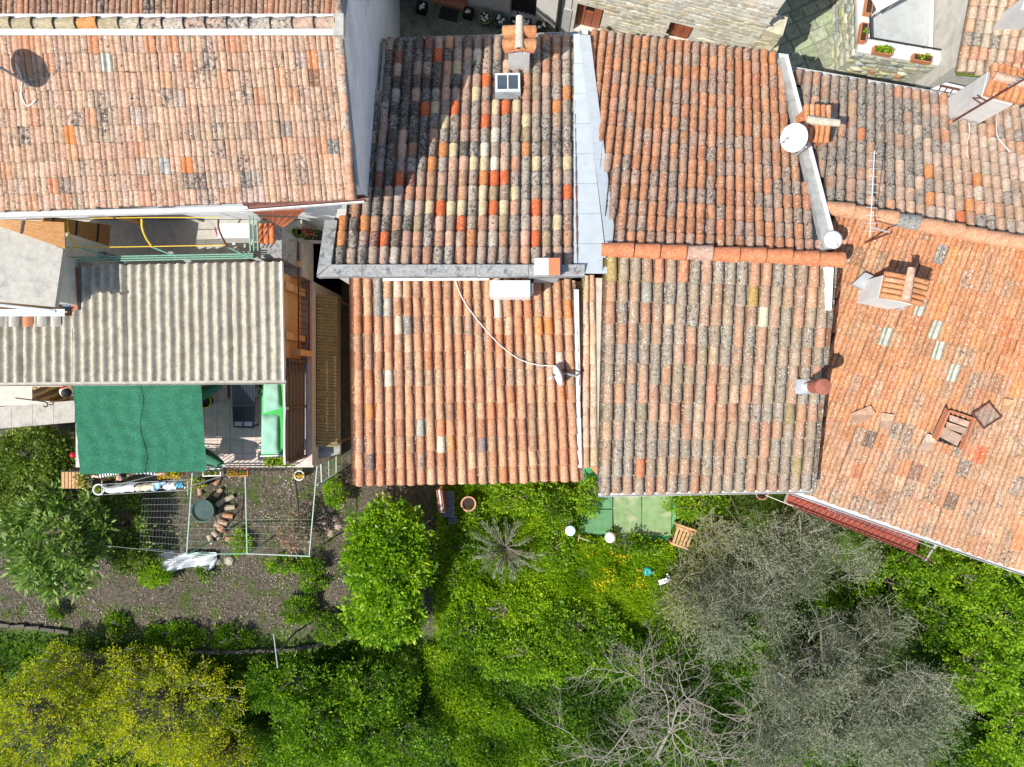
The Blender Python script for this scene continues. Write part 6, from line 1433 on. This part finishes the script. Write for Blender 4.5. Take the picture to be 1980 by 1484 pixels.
dm.build('branches', M['bark_dead'], dt, True)
# feathery plant
fp_ = thing('feathery_plant', 'grey-green feathery plant with arching plumes behind the salmon house', 'plant', G(978,1055))
b = Vector(fp_.location); P_ = []; A_ = []; R_l = []; m = MB()
for k in range(46):
    a = rng.uniform(0, 2*math.pi); ln_ = rng.uniform(.5, .95)*(1.1 if -.6 < math.sin(a) else .9); e = np.array([math.cos(a), math.sin(a), 0])
    tone = rng.uniform(0,.5)
    path = [np.array(b)+e*ln_*f+np.array([0,0,.15+.75*math.sin(f*2.2)*ln_]) for f in np.linspace(0, 1, 6)]
    m.tube([Vector(q) for q in path], [.01,.009,.008,.006,.005,.003], 4, False)
    for f in rng.uniform(.3, 1, 44):
        i = min(4, int(f*5)); q = path[i]+(path[i+1]-path[i])*(f*5-i); P_.append(q+rng.normal(size=3)*.02); A_.append(e*.9+rng.normal(size=3)*.35); R_l.append(tone+rng.uniform(0,.5))
leafmesh('plumes', np.array(P_), np.array(A_), .13*rng.uniform(.6,1.3,len(P_)), .14, np.array(R_l), LM['cordyline'], fp_); m.build('stems', M['bark'], fp_, kind='stuff')
# small plants in pots and boxes
def tuft(t, c, w, d, h, n, lm, L=.05, name='plant'):
    pts = np.column_stack([c[0]+rng.uniform(-w/2, w/2, n), c[1]+rng.uniform(-d/2, d/2, n), c[2]+rng.uniform(.0, h, n)])
    leafmesh(name, pts, rng.normal(size=(n, 3))+np.array([0,0,.6]), L*rng.uniform(.6,1.3,n), .5, rng.uniform(0,1,n), LM[lm], t, kind='stuff')
for (t, c), w_, n, lm in ((PL1,.4,180,'lime'),(PL2,.3,30,'lime'),(PL3,.1,24,'lime'),(GP['a'],.36,40,'lime'),(GP['b'],.42,60,'lime'),(GP['c'],.6,330,'lime'),(GP['d'],.75,260,'lime'),(GP['e'],.5,120,'lime')): tuft(t, c+Z*.13, w_, .2 if n > 200 else .12, .12, n, lm, .06)
tuft(PW1[0], PW1[1]+Z*.2, .16, .16, .08, 50, 'lime', .06); tuft(PW2[0], PW2[1]+Z*.17, .3, .14, .1, 26, 'yellow', .09)
tuft(GP['e'][0], GP['e'][1]+Z*.2, .5, .26, .1, 220, 'yellow', .05, 'blossom'); tuft(GP['b'][0], GP['b'][1]+Z*.2, .4, .14, .08, 60, 'orange', .045, 'blossom')
fb_ = thing('potted_flowers', 'dark planter with yellow flowers at the shaded net corner', 'planter', P(168,928,3.9))
q = P(168,928,4.3); MB().box(q-Z*.1, (.3,.26,.3), .1).build('box', M['black'], fb_); MB().tube([q-Z*.25, Vector((q.x,q.y,.8))], .03, 6).build('stand', M['iron'], fb_); tuft(fb_, q+Z*.06, .34, .3, .14, 120, 'hedge', .06); tuft(fb_, q+Z*.15, .3, .3, .08, 70, 'yellow', .045, 'blossom')
fb2 = thing('potted_flowers', 'pot of yellow flowers beside the green tub inside the pen', 'planter', P(384,935,1.2))
q = P(384,935,1.55); MB().lathe(q-Z*.55, [(0,0),(.12,0),(.17,.42),(.14,.4),(0,.38)], 12).build('pot', M['black'], fb2, True); tuft(fb2, q, .4, .3, .14, 150, 'lime', .07); tuft(fb2, q+Z*.1, .4, .26, .08, 60, 'yellow', .05, 'blossom')
fl2 = thing('flower_trough', 'trough of red flowers at the top of the narrow passage', 'planter', P(592,452,4.2))
q = P(592,452,4.6); MB().box(q-Z*.1, (.6,.2,.2), -.05).build('box', M['black'], fl2); MB().obox(q-Vector((.2,.05,.9)), (.4,0,0), (0,.1,0), (0,0,.8)).build('stand', M['plaster_white'], fl2); tuft(fl2, q, .58, .2, .12, 160, 'hedge', .06)
pts = np.array([[q.x+U(-.05,.26), q.y+U(-.1,.1), q.z+.14] for _ in range(40)]); leafmesh('blossom', pts, rng.normal(size=(40,3))+np.array([0,0,.5]), .05, .7, rng.uniform(0,1,40), leaf_mat('crimson_petal', (.4,.01,.04), (.6,.01,.06), (.7,.02,.1)), fl2)
mg = leafmesh('moss_patch', np.array([list(pE.pt(1615+rng.uniform(-14,14), 968+rng.uniform(-4,4), .03)) for _ in range(160)]), rng.normal(size=(160,3))+np.array([0,0,1.]), .03, .6, rng.uniform(0,1,160), LM['lime'], None, label='small moss patch growing in the askew eave gutter', cat='moss'); centred(mg)
# ---- uncountable ground cover
def field(name, label, cat, poly, n, lm, L, wr, hmin, hmax, up=.8, patch=1.6, thr=.35, tone=None):
    x0, x1 = min(p[0] for p in poly), max(p[0] for p in poly); y0, y1 = min(p[1] for p in poly), max(p[1] for p in poly); C = []; A = []; R = []
    while len(C) < n:
        px, py = U(x0, x1), U(y0, y1)
        if not inpoly(px, py, poly): continue
        q = G(px, py)
        f = .5+.28*math.sin(q.x*patch*2.1+1.3*math.sin(q.y*patch*1.7))+.28*math.sin(q.y*patch*2.6+1.1*math.sin(q.x*patch*2.3+2))
        if f < thr*U(.6, 1.4): continue
        C.append((q.x, q.y, q.z+U(hmin, hmax)*min(1.2, f+.2))); a = U(0, 6.28); l = U(.2, 1.); A.append((math.cos(a)*l, math.sin(a)*l, up*U(.5,1.3))); R.append(.55*f+.45*U(0,1))
    return leafmesh(name, np.array(C), np.array(A), L*rng.uniform(.6,1.3,n), wr, np.array(R)*1.05, LM[lm], None, label=label, cat=cat, kind='stuff')
field('grass', 'bright lawn and weeds behind the salmon and lichened houses', 'grass', [(850,935),(1120,930),(1120,1035),(1300,1050),(1340,1230),(1100,1300),(840,1270)], 70000, 'grass', .15, .14, 0, .16, .8, 1.1, .0)
field('flowering_grass', 'tall lime grass dotted around the watering can', 'grass', [(1110,1045),(1260,1060),(1270,1190),(1180,1240),(1080,1180)], 7000, 'grass', .18, .08, .05, .3, 1., 1.6, .0)
field('yellow_flowers', 'scattered yellow flowers in the tall grass', 'flowers', [(1130,1060),(1240,1065),(1245,1160),(1150,1140)], 260, 'yellow', .05, .8, .3, .42, .6, 2.6, .75)
field('grass_bank', 'bright lime grass bank running down between dark shrubs', 'grass', [(820,1235),(900,1250),(960,1330),(1040,1400),(1080,1500),(900,1500),(860,1400),(830,1310)], 15000, 'lime', .13, .16, .05, .5, .8, 1.3, .0)
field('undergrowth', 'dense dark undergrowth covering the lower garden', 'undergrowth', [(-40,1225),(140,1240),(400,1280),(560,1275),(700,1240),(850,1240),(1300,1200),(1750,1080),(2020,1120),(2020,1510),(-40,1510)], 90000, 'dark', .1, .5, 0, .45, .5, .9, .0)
field('weeds', 'patchy green weeds on the bare plot and alley mouth', 'weeds', [(-20,1000),(250,1010),(660,870),(680,1230),(400,1260),(-20,1215)], 2600, 'hedge', .06, .4, 0, .06, .6, 2.2, .95)
field('leaf_litter', 'dry pale leaf litter and chips scattered on the bare soil', 'litter', [(-20,1060),(250,1060),(380,920),(660,900),(690,1235),(400,1265),(-20,1215)], 5200, 'litter', .05, .6, 0, .02, .1, 1.8, .25)
